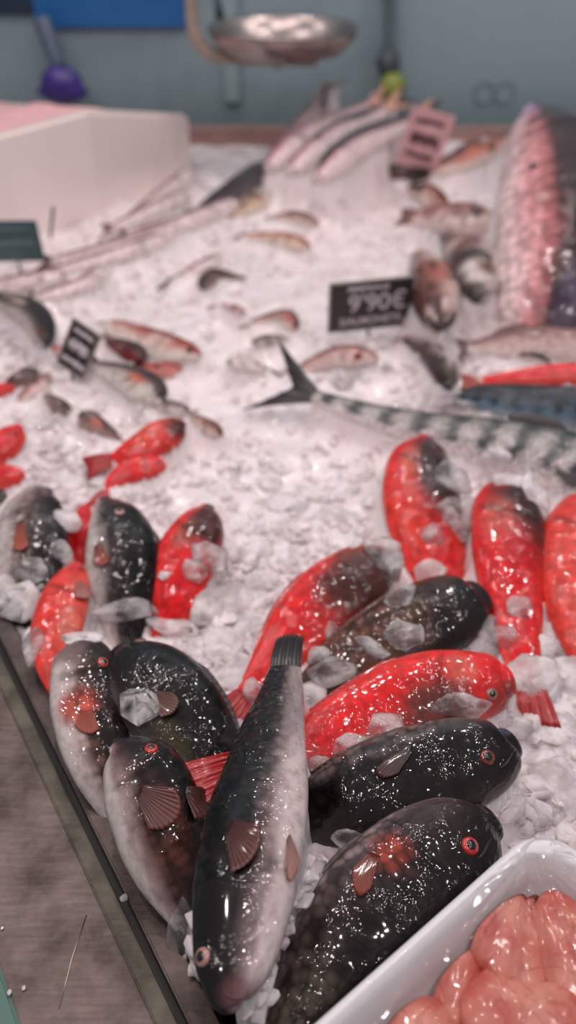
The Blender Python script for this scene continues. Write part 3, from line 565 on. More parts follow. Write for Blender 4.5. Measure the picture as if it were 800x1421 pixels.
#%%REST
# ------------------------------------------------------------------ the counter
Ed = Vector((math.cos(math.radians(-58)), math.sin(math.radians(-58)), 0)); En = Vector((-math.sin(math.radians(58)), -math.cos(math.radians(58)), 0))
P0 = G(150, 1120, .006); P0.z = 0
def strip(o0, o1, z0, z1, bev=0, s0=-2.3, s1=.9):
    q = [P0 + Ed * s0 + En * o0, P0 + Ed * s1 + En * o0, P0 + Ed * s1 + En * o1, P0 + Ed * s0 + En * o1]
    return prism([(v.x, v.y) for v in q], z0, z1, bev)
def steel_mat(name, base, rough, streak=.35, sc=1.0):
    t = NT(name); tc = t.n('ShaderNodeTexCoord')
    mp = t.n('ShaderNodeMapping'); mp.inputs['Rotation'].default_value = (0, 0, math.radians(-50)); mp.inputs['Scale'].default_value = (40 * sc, 420 * sc, 60)
    t.l(tc.outputs['Object'], mp.inputs[0])
    n1 = t.n('ShaderNodeTexNoise', i={'Scale': 1.0, 'Detail': 5, 'Roughness': .6}); t.l(mp.outputs[0], n1.inputs[0])
    n2 = t.n('ShaderNodeTexNoise', i={'Scale': 26, 'Detail': 6, 'Roughness': .65}); t.l(tc.outputs['Object'], n2.inputs[0])
    c = t.ramp(n2.outputs[0], [(.35, tuple(x * .5 for x in base)), (.66, tuple(x * 1.5 for x in base))])
    c = t.mixc('MULTIPLY', streak, c, t.ramp(n1.outputs[0], [(.35, (.45, .42, .41)), (.6, (1, 1, 1))]))
    ro = t.math('ADD', t.math('MULTIPLY', n2.outputs[0], .35), rough - .15)
    return t.fin(t.bsdf(Base_Color=c, Metallic=.85, Roughness=ro, Normal=t.bump(n1.outputs[0], .25, .001)).outputs[0])
STEEL = steel_mat('brushed_steel', (.125, .098, .09), .42)
RIMS = steel_mat('rim_steel', (.10, .078, .072), .45, .2)
GUT = steel_mat('olive_steel', (.11, .10, .08), .5, .2)
BLACKGAP = plain('dark_gap', (.02, .018, .018), .6)
ctr = thing('fish_counter', 'stainless steel fish counter with a raised rim along the ice at lower left', 'counter', (P0.x, P0.y, 0))
link('rim', strip(0, .0138, -.03, .006, .0012), ctr, RIMS, False)['label'] = 'narrow raised steel rim beside the ice'
link('gap', strip(.0138, .0185, -.03, -.006), ctr, BLACKGAP, False)
link('edge_strip', strip(.0185, .0285, -.03, -.002, .001), ctr, GUT, False)['label'] = 'olive toned steel strip'
link('worktop', strip(.0285, .0905, -.03, -.004, .0008), ctr, STEEL, False)['label'] = 'scratched brushed steel worktop'
sc1, sc2 = G(117, 1345, -.0036), G(82, 1412, -.0036)
link('scratch', tube([G(120, 1270, -.0039), G(100, 1330, -.0038), G(82, 1400, -.0039)], .0004, 6), ctr, plain('scratch_bright', (.7, .55, .5), .3, 1))
link('front_panel', strip(.0138, .03, -.9, -.03), ctr, STEEL, False)
q = [P0 + Ed * -2.3, P0 + Ed * .9]
bas = prism([(q[0].x, q[0].y), (q[1].x, q[1].y), (1.6, q[1].y), (1.6, 1.96), (q[0].x, 1.96)], -.9, -.07)
link('basin', bas, ctr, RIMS, False)
link('rear_rim', box(-1.4, 1.6, 1.93, 1.985, Z0 - .07, Z0 + .022, .006), ctr, plain('brown_rim', rgb(150, 118, 112), .45), False)['label'] = 'brownish rear rim'
t = NT('green_glass')
gb = t.bsdf(Base_Color=rgb(118, 150, 142), Roughness=.12, Transmission_Weight=.35, IOR=1.45, Coat_Weight=.6)
GGL = t.fin(gb.outputs[0])
gl = link('glass_guard', strip(.0905, .45, -.03, -.0035, .002), None, GGL, False)
tag(gl, 'green glass panel edge at the lower left corner beside the steel worktop', 'glass panel')
for (x, y, r_) in ((13, 1377, 3.5), (33, 1371, 3), (3, 1288, 2)):
    p = G(x, y, -.0032); R = r_ * dep(p) / FPX
    d = link('water_drop', blob(p, (Vector((R, 0, 0)), Vector((0, R * 1.3, 0)), Vector((0, 0, R * .5))), 6, 10), None, ICE_CHIP)
    tag(d, {13: 'larger water drop on the green glass, left one', 33: 'water drop on the green glass next to the steel edge', 3: 'small water drop high on the green glass at the frame edge'}[x], 'water drop', 'water drops on the glass')
# ------------------------------------------------------------------ crushed ice bed
NXB, NYB = 430, 470
ys = .02 + (np.linspace(0, 1, NYB) ** 1.45) * 1.93
tx = np.linspace(0, 1, NXB) ** 1.25
Xl = P0.x + (P0.y - ys) / .848 * .53 + .0015
XX = Xl[:, None] + tx[None, :] * (1.35 - Xl[:, None]); XX[:, :] = XX
YY = np.repeat(ys[:, None], NXB, 1)
HH = np.zeros_like(XX)
def cellh(x, y, sc, seed, amp):
    d, pts = noise.voronoi(Vector((x * sc, y * sc, seed)))
    c = pts[0]; a = noise.cell_vector(c * 3.7 + Vector((seed, 1.3, 2.2)))
    return amp * ((a.x - .5) * 1.2 + ((x * sc - c.x) * (a.y - .5) + (y * sc - c.y) * (a.z - .5)) * 2.2) - amp * .5 * max(0, .12 - (d[1] - d[0])) / .12
for i in range(NYB):
    for j in range(NXB):
        x, y = XX[i, j], YY[i, j]
        if x > 1.0 or y < .1: continue
        h = .010 * noise.noise(Vector((x * 7, y * 7, 3))) + .004 * noise.noise(Vector((x * 24, y * 24, 8)))
        h += cellh(x, y, 32, 4.0, .0030) + cellh(x, y, 95, 9.0, .0011)
        HH[i, j] = h
HH -= .002
fixm = np.zeros_like(HH, bool); OFF = np.zeros_like(HH)
low = np.full_like(HH, 9.0)
for bv, bo in zip(BVHS, [o for o in bpy.data.objects if o.name.startswith('body')]):
    co_ = np.array([v.co[:] for v in bo.data.vertices]); mn = co_.min(0); mx_ = co_.max(0)
    ii, jj = np.where((XX > mn[0]) & (XX < mx_[0]) & (YY > mn[1]) & (YY < mx_[1]))
    for i, j in zip(ii, jj):
        hh = bv.ray_cast(Vector((XX[i, j], YY[i, j], Z0 - .3)), Vector((0, 0, 1)))
        if hh[0] is not None: low[i, j] = min(low[i, j], hh[0].z - Z0)
sel = (low < 5) & (low > -.014)
OFF[sel] = low[sel] + .003 - HH[sel]; fixm = sel
for k in range(10):
    B = OFF.copy(); B[1:-1, 1:-1] = (OFF[:-2, 1:-1] + OFF[2:, 1:-1] + OFF[1:-1, :-2] + OFF[1:-1, 2:]) * .235
    B[fixm] = OFF[fixm]; OFF = B
HH += OFF
vs = np.stack([XX, YY, HH + Z0], -1).reshape(-1, 3)
idx = np.arange(NYB * NXB).reshape(NYB, NXB)
fs = np.stack([idx[:-1, :-1], idx[:-1, 1:], idx[1:, 1:], idx[1:, :-1]], -1).reshape(-1, 4)
me = bpy.data.meshes.new('m'); me.from_pydata(vs.tolist(), [], fs.tolist()); me.update()
bed = link('ice_bed', me, None, ICE_BED); tag(bed, 'bed of white crushed ice filling the whole counter', 'ice', kind='stuff')
me.set_sharp_from_angle(angle=math.radians(38))
bedbv = BVHTree.FromPolygons([Vector(v) for v in vs], fs.tolist())
def icehull(c, ax, nrm, up, sx, sy, sz, seed, n=16, bev=.12, rough=.1):
    rd = random.Random(seed); bm = bmesh.new()
    for k in range(n):
        th = rd.random() * 6.283; zc = rd.uniform(-1, 1); rr = math.sqrt(1 - zc * zc) ** .6; f = rd.uniform(.82, 1.05)
        bm.verts.new(c + ax * (sx * rr * math.cos(th) * f) + up * (sy * rr * math.sin(th) * f) + nrm * (sz * zc * f))
    g = bmesh.ops.convex_hull(bm, input=bm.verts[:])
    bmesh.ops.delete(bm, geom=[v for v in bm.verts if not v.link_faces], context='VERTS')
    return bm
chips_v = []; chips_f = []
rd = random.Random(5)
def toomuch(p, s):
    for bv in BVHS:
        h = bv.find_nearest(p, s)
        if h[0] is not None: return True
    return False
cnt = 0; tries = 0
while cnt < 2600 and tries < 40000:
    tries += 1
    py = 260 + 1150 * rd.random() ** .75; px = rd.uniform(-30, 830)
    h = bedbv.ray_cast(CAM, ray(px, py).normalized())
    if h[0] is None: continue
    p = h[0]; s = rd.uniform(.003, .011) * (1 if rd.random() < .85 else 1.5)
    if not (py < 640 and rd.random() < .10) and toomuch(p + Vector((0, 0, s * .3)), s * 1.1): continue
    if 380 < py < 760 and 230 < px < 560 and rd.random() < .72: continue
    if px > 680 and 940 < py < 1180 and rd.random() < .8: continue
    nrm = (Vector((0, 0, 1)) + Vector((rd.gauss(0, .3), rd.gauss(0, .3), 0))).normalized()
    ax = nrm.orthogonal().normalized(); ax = Matrix.Rotation(rd.random() * 6.28, 3, nrm) @ ax; up = nrm.cross(ax)
    bm = icehull(p + Vector((0, 0, s * .05)), ax, nrm, up, s, s * rd.uniform(.55, .95), s * rd.uniform(.28, .5), rd.random(), 12)
    bmesh.ops.bevel(bm, geom=bm.edges[:], offset=s * .13, segments=1, affect='EDGES', clamp_overlap=True)
    o_ = len(chips_v); bm.verts.index_update()
    chips_v += [v.co.copy() for v in bm.verts]; chips_f += [tuple(o_ + v.index for v in f.verts) for f in bm.faces]; bm.free(); cnt += 1
co2 = link('ice_chips', mesh(chips_v, chips_f), None, ICE_CHIP, True); co2.data.set_sharp_from_angle(angle=math.radians(50)); tag(co2, 'loose chips of crushed ice strewn over the ice bed', 'ice', kind='stuff')
# ------------------------------------------------------------------ ice lumps one could lift
def lump(px, py, hw, hh, label, mat=None, rot=0, group='ice lumps lying on the fish', flat=.45, lift=.15, seed=None, n=20, zmax=None):
    d = ray(px, py).normalized(); best = None
    for bv in BVHS + [bedbv]:
        h = bv.ray_cast(CAM, d)
        if h[0] is not None and (best is None or h[3] < best[3]): best = h
    if best is None: best = (G(px, py, .007), Vector((0, 0, 1)))
    p, nn = best[0], best[1]
    if nn.dot(d) > 0: nn = -nn
    nn = (nn * .8 + Vector((0, 0, .5)) - d * .5).normalized()
    k = dep(p) / FPX; ax = (RT - nn * RT.dot(nn)).normalized(); up = nn.cross(ax)
    r = math.radians(rot); ax, up = ax * math.cos(r) + up * math.sin(r), up * math.cos(r) - ax * math.sin(r)
    sz = min(hw, hh) * k * flat
    bm = icehull(p + nn * sz * lift, ax, nn, up, hw * k * 1.14, hh * 1.14 * k / max(.6, abs(nn.dot(d))), sz, seed if seed is not None else px * 31 + py, n)
    bmesh.ops.bevel(bm, geom=bm.edges[:], offset=sz * .28, segments=2, affect='EDGES', clamp_overlap=True)
    bmesh.ops.triangulate(bm, faces=bm.faces[:])
    bmesh.ops.subdivide_edges(bm, edges=[e for e in bm.edges if e.calc_length() > sz * .5], cuts=1)
    for v in bm.verts:
        w = v.co - p
        v.co += v.normal * (noise.noise(v.co * 130) * sz * .22 + noise.noise(v.co * 330) * sz * .10)
    o = link('ice_lump', bmdone(bm), None, mat or ICE_CLEAR); tag(o, label, 'ice lump', group); return o
L_ = lump
L_(640, 720, 37, 29, 'broad flat clear ice lump lying between the two upright red fish', rot=-15, n=14)
L_(628, 664, 30, 24, 'jagged glassy ice lump on the dark face of the upright red fish', rot=20, n=12)
L_(600, 745, 22, 14, 'small ice piece melting on the red flank under the broad flat lump', rot=60)
L_(536, 783, 37, 33, 'squarish clear ice lump above the head of the dark flanked red fish', rot=15, n=13)
L_(598, 793, 25, 18, 'ice lump to the right of the squarish one, over the olive brown fish', ICE_CLOUD, rot=10)
L_(556, 828, 26, 18, 'ice sliver slanting beneath the squarish lump', rot=40)
L_(192, 990, 33, 31, 'rounded clear ice lump resting by the gill of the large black fish', n=15)
L_(646, 982, 46, 21, 'long clear ice lump over the gill of the bright red fish', rot=3, n=14)
L_(172, 848, 42, 21, 'ragged clear ice lump over the lower body of the upright dark fish', rot=5, n=16)
L_(122, 852, 17, 22, 'upright clear ice lump between the slim red orange fish and the upright dark one')
L_(206, 852, 20, 18, 'ice lump at the foot of the brown faced upright red fish')
L_(292, 774, 26, 27, 'clear ice lump leaning on the right side of the brown faced upright red fish', rot=30, n=12)
L_(270, 792, 18, 16, 'small ice lump low on the brown faced upright red fish')
L_(316, 838, 38, 34, 'big cloudy ice lump in the heap at the centre of the tray', ICE_CLOUD)
L_(282, 840, 30, 30, 'cloudy ice lump leaning left in the central heap', ICE_CLOUD)
L_(344, 866, 26, 28, 'cloudy ice lump on the right of the central heap', ICE_CLOUD)
L_(240, 872, 40, 17, 'long flat cloudy ice lump above the eye of the large black fish', ICE_CLOUD, rot=-8)
L_(112, 886, 32, 9, 'thin ice slab across the foot of the slim red orange fish', ICE_CLOUD, rot=5)
L_(310, 898, 36, 26, 'pinkish ice lump below the central heap, over the back of the large black fish', ICE_CLOUD)
L_(336, 932, 36, 24, 'smooth oval ice lump left of the upright dark tail', ICE_CLOUD, rot=-10)
L_(351, 962, 14, 20, 'bubbly glassy ice lump touching the upright dark tail')
L_(92, 722, 22, 17, 'cloudy ice lump under the chin of the pale bellied grey fish', ICE_CLOUD)
L_(86, 768, 17, 16, 'small clear ice lump on the dark back of the pale bellied grey fish')
L_(45, 792, 26, 17, 'oval clear ice lump on the flank of the pale bellied grey fish')
L_(28, 836, 30, 30, 'white opaque ice lump wedged against the steel rim', ICE_CLOUD)
L_(6, 822, 20, 28, 'white opaque ice lump at the left frame edge on the steel rim', ICE_CLOUD)
L_(46, 902, 15, 26, 'bubbly ice lump between the steel rim and the slim red orange fish')
L_(672, 886, 33, 32, 'rounded pink tinted ice lump behind the blunt black head', ICE_CLEAR)
L_(722, 845, 19, 17, 'small clear ice lump on the pink speckled red fish')
L_(700, 884, 20, 16, 'clear ice piece low on the pink speckled red fish')
L_(740, 950, 40, 44, 'large clear ice lump touching the snout of the bright red fish', ICE_CLOUD)
L_(790, 950, 30, 40, 'large cloudy ice lump at the right frame edge below the salmon orange fish', ICE_CLOUD)
L_(528, 1014, 40, 22, 'ice lump melting on the belly of the bright red fish', rot=25)
L_(486, 1034, 26, 17, 'ice lump on the tail end of the bright red fish', rot=20)
L_(560, 880, 30, 22, 'clear ice chip on the flank of the olive brown fish', rot=30)
L_(516, 898, 26, 11, 'thin ice sliver on the flank of the olive brown fish', rot=-30)
L_(462, 884, 13, 22, 'upright ice sliver between the dark flanked red fish and the olive brown one', rot=15)
L_(442, 912, 18, 14, 'ice lump low on the left of the olive brown fish')
L_(464, 932, 36, 20, 'glassy ice heap over the tail of the olive brown fish', rot=10)
L_(432, 968, 22, 26, 'smooth pink tinted ice lump right of the upright dark tail', ICE_CLOUD)
L_(442, 1062, 20, 14, 'ice piece between the tail of the bright red fish and the centre fish')
L_(756, 1020, 60, 24, 'long cloudy ice slab lower right, under the red tail tip', ICE_CLOUD, rot=-8)
L_(748, 1056, 30, 18, 'cloudy ice lump in front of the nose of the black right facing fish', ICE_CLOUD)
L_(736, 1094, 30, 22, 'smooth ice lump halfway between the black nose and the foam tray', ICE_CLOUD)
L_(774, 1096, 40, 46, 'smooth white ice lump above the corner of the foam tray', ICE_CLOUD)
L_(484, 1166, 24, 20, 'glassy ice lump between the black right facing fish and the nearest one')
L_(450, 1186, 32, 26, 'pink tinted ice lump right of the white belly of the centre fish', ICE_CLOUD)
L_(436, 1222, 24, 30, 'pink tinted ice slab lower down beside the white belly of the centre fish', ICE_CLOUD)
L_(250, 1288, 18, 40, 'crushed ice lump between the steel rim and the head of the centre fish', ICE_CLEAR)
L_(628, 550, 26, 24, 'clear ice lump on the back of the long silver fish, left of the mackerel', rot=35, n=12)
L_(652, 566, 16, 12, 'small ice piece at the tail of the dark blue mackerel')
L_(598, 556, 30, 16, 'low ice lump behind the back of the long silver fish', ICE_CLOUD)
L_(690, 640, 24, 20, 'ice lump in the gap between the two upright red fish heads', ICE_CLOUD)
L_(744, 690, 20, 26, 'ice lump between the pink speckled red fish and the salmon orange one', ICE_CLOUD)
L_(714, 668, 30, 14, 'ice slab under the belly of the long silver fish', ICE_CLOUD)
L_(788, 918, 24, 20, 'ice piece beneath the salmon orange fish', ICE_CLEAR)
L_(170, 1248, 4, 4, 'tiny ice drop stuck on the steel rim', group='small ice bits')
L_(172, 1246, 6, 5, 'tiny ice bit on the dark gap of the steel rim', group='small ice bits')
L_(712, 1012, 30, 16, 'cloudy ice slab just under the red tail tip, left end', ICE_CLOUD, rot=12)
L_(792, 1040, 30, 34, 'cloudy ice slab at the right frame edge above the white lump', ICE_CLOUD, rot=30)
L_(708, 1120, 22, 26, 'cloudy ice slab right of the nearest dark fish snout', ICE_CLOUD, rot=-30)
L_(736, 1138, 34, 14, 'long ice slab leaning on the corner of the foam tray', ICE_CLOUD, rot=-6)
L_(752, 900, 26, 18, 'ice lump between the lower pink flanked red fish and the salmon orange one', ICE_CLOUD, rot=20)
L_(395, 700, 34, 16, 'broad flat ice chip in the open ice above the central heap', ICE_CLOUD, rot=10, flat=.3)
L_(470, 720, 36, 18, 'broad flat ice chip just above the dark flanked red fish', ICE_CLOUD, rot=-20, flat=.3)
L_(350, 770, 34, 20, 'broad flat ice chip right of the brown faced upright red fish', ICE_CLOUD, rot=25, flat=.3)
L_(360, 815, 30, 22, 'broad ice chip left of the pointed red tail end', ICE_CLOUD, rot=-15, flat=.3)
# loose lumps in the heap at the centre and to the right, alike
rd2 = random.Random(11)
for (x0, x1, y0, y1, n_, lo, hi, lab, grp) in ((320, 520, 640, 760, 26, 7, 15, 'loose cloudy ice lump in the open white ice of the middle', 'loose lumps in the open ice'),
        (215, 370, 740, 860, 22, 8, 16, 'loose glassy ice lump around the central heap', 'loose lumps around the central heap'),
        (430, 640, 470, 535, 18, 9, 17, 'loose ice lump among the fish heads below the 9.90 tag', 'loose lumps below the tag'),
        (690, 800, 960, 1150, 22, 9, 20, 'loose ice lump on the right between the red tail tip and the foam tray', 'loose lumps on the right'),
        (700, 800, 400, 450, 10, 9, 16, 'loose ice lump under the huge pink fish', 'loose lumps under the huge fish')):
    for k in range(n_):
        x = rd2.uniform(x0, x1); y = rd2.uniform(y0, y1); s = rd2.uniform(lo, hi)
        h = bedbv.ray_cast(CAM, ray(x, y).normalized())
        if h[0] is None or toomuch(h[0], s * .5 * dep(h[0]) / FPX): continue
        L_(x, y, s, s * rd2.uniform(.6, .95), lab, rd2.choice([ICE_CLOUD, ICE_CLOUD, ICE_CLEAR]), rot=rd2.uniform(-60, 60), group=grp, n=13)
# ------------------------------------------------------------------ foam tray of roe
TRZ = .014
o0 = G(755, 1150, .05 + TRZ); e1 = Vector((-.78, -.627, 0)).normalized(); e2 = Vector((-e1.y, e1.x, 0)); e2 = e2 if e2.x > 0 else -e2
o0 = o0 - (e1 + e2) * .0045
TL_, TW_ = .21, .16
def rrect(ins, z, rad, n=8):
    out = []
    r = max(.006, rad - ins * .6)
    for (cx, cy, a0) in ((ins + r, ins + r, 180), (TL_ - ins - r, ins + r, 270), (TL_ - ins - r, TW_ - ins - r, 0), (ins + r, TW_ - ins - r, 90)):
        for k in range(n + 1):
            a = math.radians(a0 + 90 * k / n); p = o0 + e1 * (cx + r * math.cos(a)) + e2 * (cy + r * math.sin(a)); p.z = Z0 + z + TRZ; out.append(p)
    return out
prof = [(.018, .012), (.012, .014), (.003, .040), (0, .0455), (.0005, .0490), (.003, .0505), (.007, .0500), (.010, .0475), (.016, .036), (.020, .024), (.024, .020), (.030, .019)]
vs = []; fs = []; loops = [rrect(i, z, .026) for i, z in prof]; n = len(loops[0])
for lp in loops: vs += lp
for i in range(len(loops) - 1):
    for j in range(n): fs.append((i * n + j, i * n + (j + 1) % n, (i + 1) * n + (j + 1) % n, (i + 1) * n + j))
fs += [tuple(range(n)), tuple(range((len(loops) - 1) * n, len(loops) * n))[::-1]]
FOAM = plain('white_foam', rgb(222, 220, 224), .35, vary=.02, sc=400, Subsurface_Weight=.15, Subsurface_Scale=.004, Subsurface_Radius=(1.0, 1.0, 1.0), Coat_Weight=.25)
tr = link('foam_tray', mesh(vs, fs), None, FOAM); tag(tr, 'white foam tray with rounded rim at lower right, holding pink roe', 'tray')
t = NT('roe'); tc = t.n('ShaderNodeTexCoord')
n1 = t.n('ShaderNodeTexNoise', i={'Scale': 45, 'Detail': 5}); t.l(tc.outputs['Object'], n1.inputs[0])
n2 = t.n('ShaderNodeTexNoise', i={'Scale': 24, 'Detail': 3, 'Distortion': 1.5}); t.l(tc.outputs['Object'], n2.inputs[0])
n4 = t.n('ShaderNodeTexNoise', i={'Scale': 1300, 'Detail': 2}); t.l(tc.outputs['Object'], n4.inputs[0])
vein = t.ramp(n2.outputs[0], [(.47, (1, 1, 1)), (.495, (.62, .2, .17)), (.52, (1, 1, 1))])
c = t.mixc('MULTIPLY', .45, t.ramp(n1.outputs[0], [(.35, rgb(196, 92, 78)), (.65, rgb(222, 150, 132))]), vein)
ROE = t.fin(t.bsdf(Base_Color=c, Roughness=.35, Normal=t.bump(n4.outputs[0], .35, .0008), Subsurface_Weight=.3, Subsurface_Scale=.006, Coat_Weight=.4, Coat_Roughness=.12, Coat_Normal=t.bump(n1.outputs[0], .15, .003)).outputs[0])
def roe(px, py, z, hw, hh, rot, label, seed, th=.5):
    p = G(px, py, z + TRZ); k = dep(p) / FPX; r = math.radians(rot)
    gy = Vector((0, 1, 0)); ax = RT * math.cos(r) + gy * math.sin(r); up = gy * math.cos(r) - RT * math.sin(r)
    me = blob(p, (ax * hw * k, up * hh * k * 1.15, Vector((0, 0, 1)) * min(hw, hh) * k * th), 28, 40)
    for v in me.vertices:
        w = (v.co - p); f = 1 + .22 * noise.noise(w * 30 + Vector((seed, 0, 0))) + .05 * noise.noise(w * 110 + Vector((seed, 5, 0)))
        v.co = p + w * f
        v.co.z = max(v.co.z, Z0 + .0205 + TRZ)
        q = v.co - o0; x, y = q.dot(e1), q.dot(e2); lim = .0125 + max(0, (Z0 + TRZ + .0475 - v.co.z)) * .55
        dx = min(max(x, lim), TL_ - lim) - x; dy = min(max(y, lim), TW_ - lim) - y
        v.co += e1 * dx + e2 * dy
    me.update()
    tag(link('fish_roe', me, None, ROE), label, 'roe', 'roe in the foam tray')
roe(700, 1294, .032, 58, 84, 12, 'largest pink roe lobe rising to a point near the tray corner', 1)
roe(792, 1330, .034, 54, 84, 10, 'red pink roe lobe at the right frame edge in the tray', 2)
roe(634, 1362, .030, 30, 56, -22, 'narrow folded roe lobe at the left side of the tray', 3, .6)
roe(700, 1400, .034, 58, 50, 40, 'pale pink roe lobe at the bottom of the frame, middle of the tray', 4)
roe(576, 1430, .030, 58, 34, 10, 'small orange pink roe lobe at the bottom edge, left end of the tray', 5, .7)
roe(772, 1432, .036, 60, 50, 0, 'roe lobe in the lower right corner of the picture', 6)
roe(716, 1254, .028, 26, 38, 14, 'slim roe lobe under the wrinkled wrap near the tray corner', 7)
t = NT('plastic_wrap'); tp = t.n('ShaderNodeBsdfTransparent'); gs = t.n('ShaderNodeBsdfGlossy', i={'Roughness': .07})
fr = t.n('ShaderNodeFresnel', i={'IOR': 1.4}); mxs = t.n('ShaderNodeMixShader')
t.l(t.math('MULTIPLY', fr.outputs[0], .8, True), mxs.inputs[0]); t.l(tp.outputs[0], mxs.inputs[1]); t.l(gs.outputs[0], mxs.inputs[2])
WRAP = t.fin(mxs.outputs[0])
NW = 150; vs = []; fs = []
pk = G(738, 1182, .05 + TRZ)
for i in range(NW + 1):
    for j in range(NW + 1):
        a = i / NW; b_ = j / NW; x = .004 + a * (TL_ - .008); y = .004 + b_ * (TW_ - .008)
        p = o0 + e1 * x + e2 * y
        edge = min(1, min(x, TL_ - x, y, TW_ - y) / .02)
        w = p - pk; rr = math.hypot(w.x, w.y); th = math.atan2(w.y, w.x)
        z = .0512 - .0035 * sm(0, 1, edge)
        rid = max(0, math.sin(th * 21 + .5)) ** 3 * .0022 * sm(.004, .012, rr) * sm(.085, .03, rr)
        z += rid + edge * (.0008 * noise.noise(Vector((p.x * 60, p.y * 60, 4))) + 0.0002 * noise.noise(Vector((p.x * 190, p.y * 150, 4))))
        vs.append((p.x, p.y, Z0 + z + TRZ))
for i in range(NW):
    for j in range(NW): fs.append((i * (NW + 1) + j, (i + 1) * (NW + 1) + j, (i + 1) * (NW + 1) + j + 1, i * (NW + 1) + j + 1))
wr = link('plastic_wrap', mesh(vs, fs), None, WRAP); tag(wr, 'clear wrinkled plastic wrap stretched over the foam tray', 'plastic wrap')
# ------------------------------------------------------------------ price tags
CARDK = plain('chalkboard_black', rgb(52, 46, 46), .5, vary=.15); CARDT = plain('teal_card', rgb(66, 92, 96), .45, vary=.2)
CARDP = plain('pink_card', rgb(214, 170, 174), .5, vary=.08); INKW = plain('white_ink', rgb(206, 196, 204), .5, vary=.03); INKD = plain('dark_ink', rgb(96, 56, 64), .5, vary=.03)
CLIP = plain('tag_frame', rgb(150, 140, 136), .3, .0, vary=.05); STAKEM = plain('dark_stake', rgb(70, 58, 54), .4)
def card(name, label, bl, br, tl, m, border, lines, ink, stake=True, pin=None, group='price tags on the ice'):
    BL, BR, TL = [G(*q) for q in (bl, br, tl)]
    X = BR - BL; Yv = TL - BL; W = X.length; X = X / W; Yv = Yv - X * Yv.dot(X); H = Yv.length; Yv = Yv / H; N = X.cross(Yv)
    if N.dot(CAM - BL) < 0: N = -N
    root = thing(name, label, 'price tag', BL + X * W / 2, group)
    def slab(x0, x1, y0, y1, d0, d1, bev=.0006):
        bm = bmesh.new(); vv = []
        for d in (d0, d1):
            for (x, y) in ((x0, y0), (x1, y0), (x1, y1), (x0, y1)): vv.append(bm.verts.new(BL + X * x + Yv * y + N * d))
        for f in ((0, 1, 2, 3), (4, 5, 6, 7), (0, 1, 5, 4), (1, 2, 6, 5), (2, 3, 7, 6), (3, 0, 4, 7)): bm.faces.new([vv[k] for k in f])
        bmesh.ops.bevel(bm, geom=bm.edges[:], offset=bev, segments=2, affect='EDGES'); return bmdone(bm)
    link('card', slab(0, W, 0, H, 0, .0018), root, m, False)
    if border:
        for (x0, x1, y0, y1) in ((-.001, W + .001, -.001, .0018), (-.001, W + .001, H - .0018, H + .001), (-.001, .0018, 0, H), (W - .0018, W + .001, 0, H)):
            link('frame', slab(x0, x1, y0, y1, -.0006, .003), root, CLIP, False)
    for (txt, x, y, size, sx) in lines:
        if txt is None:                      # handwriting too blurred to read: a looping pen line
            r_ = random.Random(int(x * 100 + y * 1000 + W * 1e5)); pts = []; k_ = 26; wd = .30 * sx
            for k in range(k_ + 1):
                pts.append(BL + X * (W * (x - wd + 2 * wd * k / k_) + .0012 * math.sin(k * 2.9)) + Yv * (H * (y + size * .38 * (1 if k % 2 else -1) * r_.uniform(.35, 1))) + N * .0022)
            link('writing', tube(smoothpath(pts, 3), .0009 * (1 + size * 2.2), 6), root, ink); continue
        cu = bpy.data.curves.new('text', 'FONT'); cu.body = txt; cu.size = size * H; cu.align_x = 'CENTER'; cu.align_y = 'CENTER'; cu.extrude = .0002; cu.offset = .0002
        o = bpy.data.objects.new('writing', cu); COL.objects.link(o); cu.materials.append(ink)
        M = Matrix((X * sx, Yv, N)).transposed().to_4x4(); M.translation = BL + X * (x * W) + Yv * (y * H) + N * .0024
        bpy.context.view_layer.update(); me_ = bpy.data.meshes.new_from_object(o); bpy.data.objects.remove(o); me_.transform(M)
        link('writing', me_, root, None, False)
    if stake:
        c = BL + X * W * .5
        link('stake', tube([c + Yv * H * .3 - N * .0018, c - Yv * .0 - N * .0018, Vector((c.x, c.y, Z0 - .02)) - N * .002], .0018, 8), root, STAKEM)
    if pin:
        p1, p2 = [G(*q) for q in pin]; link('pin', tube([p1, p2], .0022, 8), root, STAKEM)
    return W, H
card('price_tag', 'black price tag reading 9.90 with white handwriting, in front of the rusty fish head', (455, 461, .012), (569, 449, .012), (457.5, 394, .078), CARDK, True,
     [("9'90\u20ac", .57, .545, .50, 1.0), (None, .45, .86, .15, .8), ('S/ALMONETE', .5, .19, .21, 1.0)], INKW)
card('price_tag', 'black price tag tilted on its corner beside the cream bellied red mullet', (80, 502, .02), (116, 527, .006), (97, 437, .075), CARDK, True,
     [(None, .5, .54, .36, 1.1), (None, .5, .83, .15, 1.1), (None, .5, .2, .18, 1.3)], INKW)
card('price_tag', 'blurred teal price tag at the left frame edge, in front of the foam box', (-14, 363, .02), (64, 362, .02), (-12, 306, .085), CARDT, False,
     [(None, .5, .48, .3, 1.2), (None, .5, .82, .15, 1.1)], plain('pale_teal_ink', rgb(112, 136, 138), .5), pin=((70, 330, .03), (74, 288, .09)))
card('price_tag', 'pink paper price tag tilted over the garfish heap, with dark writing', (548, 226, .05), (604, 240, .035), (582, 148, .16), CARDP, False,
     [(None, .5, .52, .36, 1.1), (None, .5, .82, .16, 1.1), (None, .5, .24, .18, 1.1)], INKD)
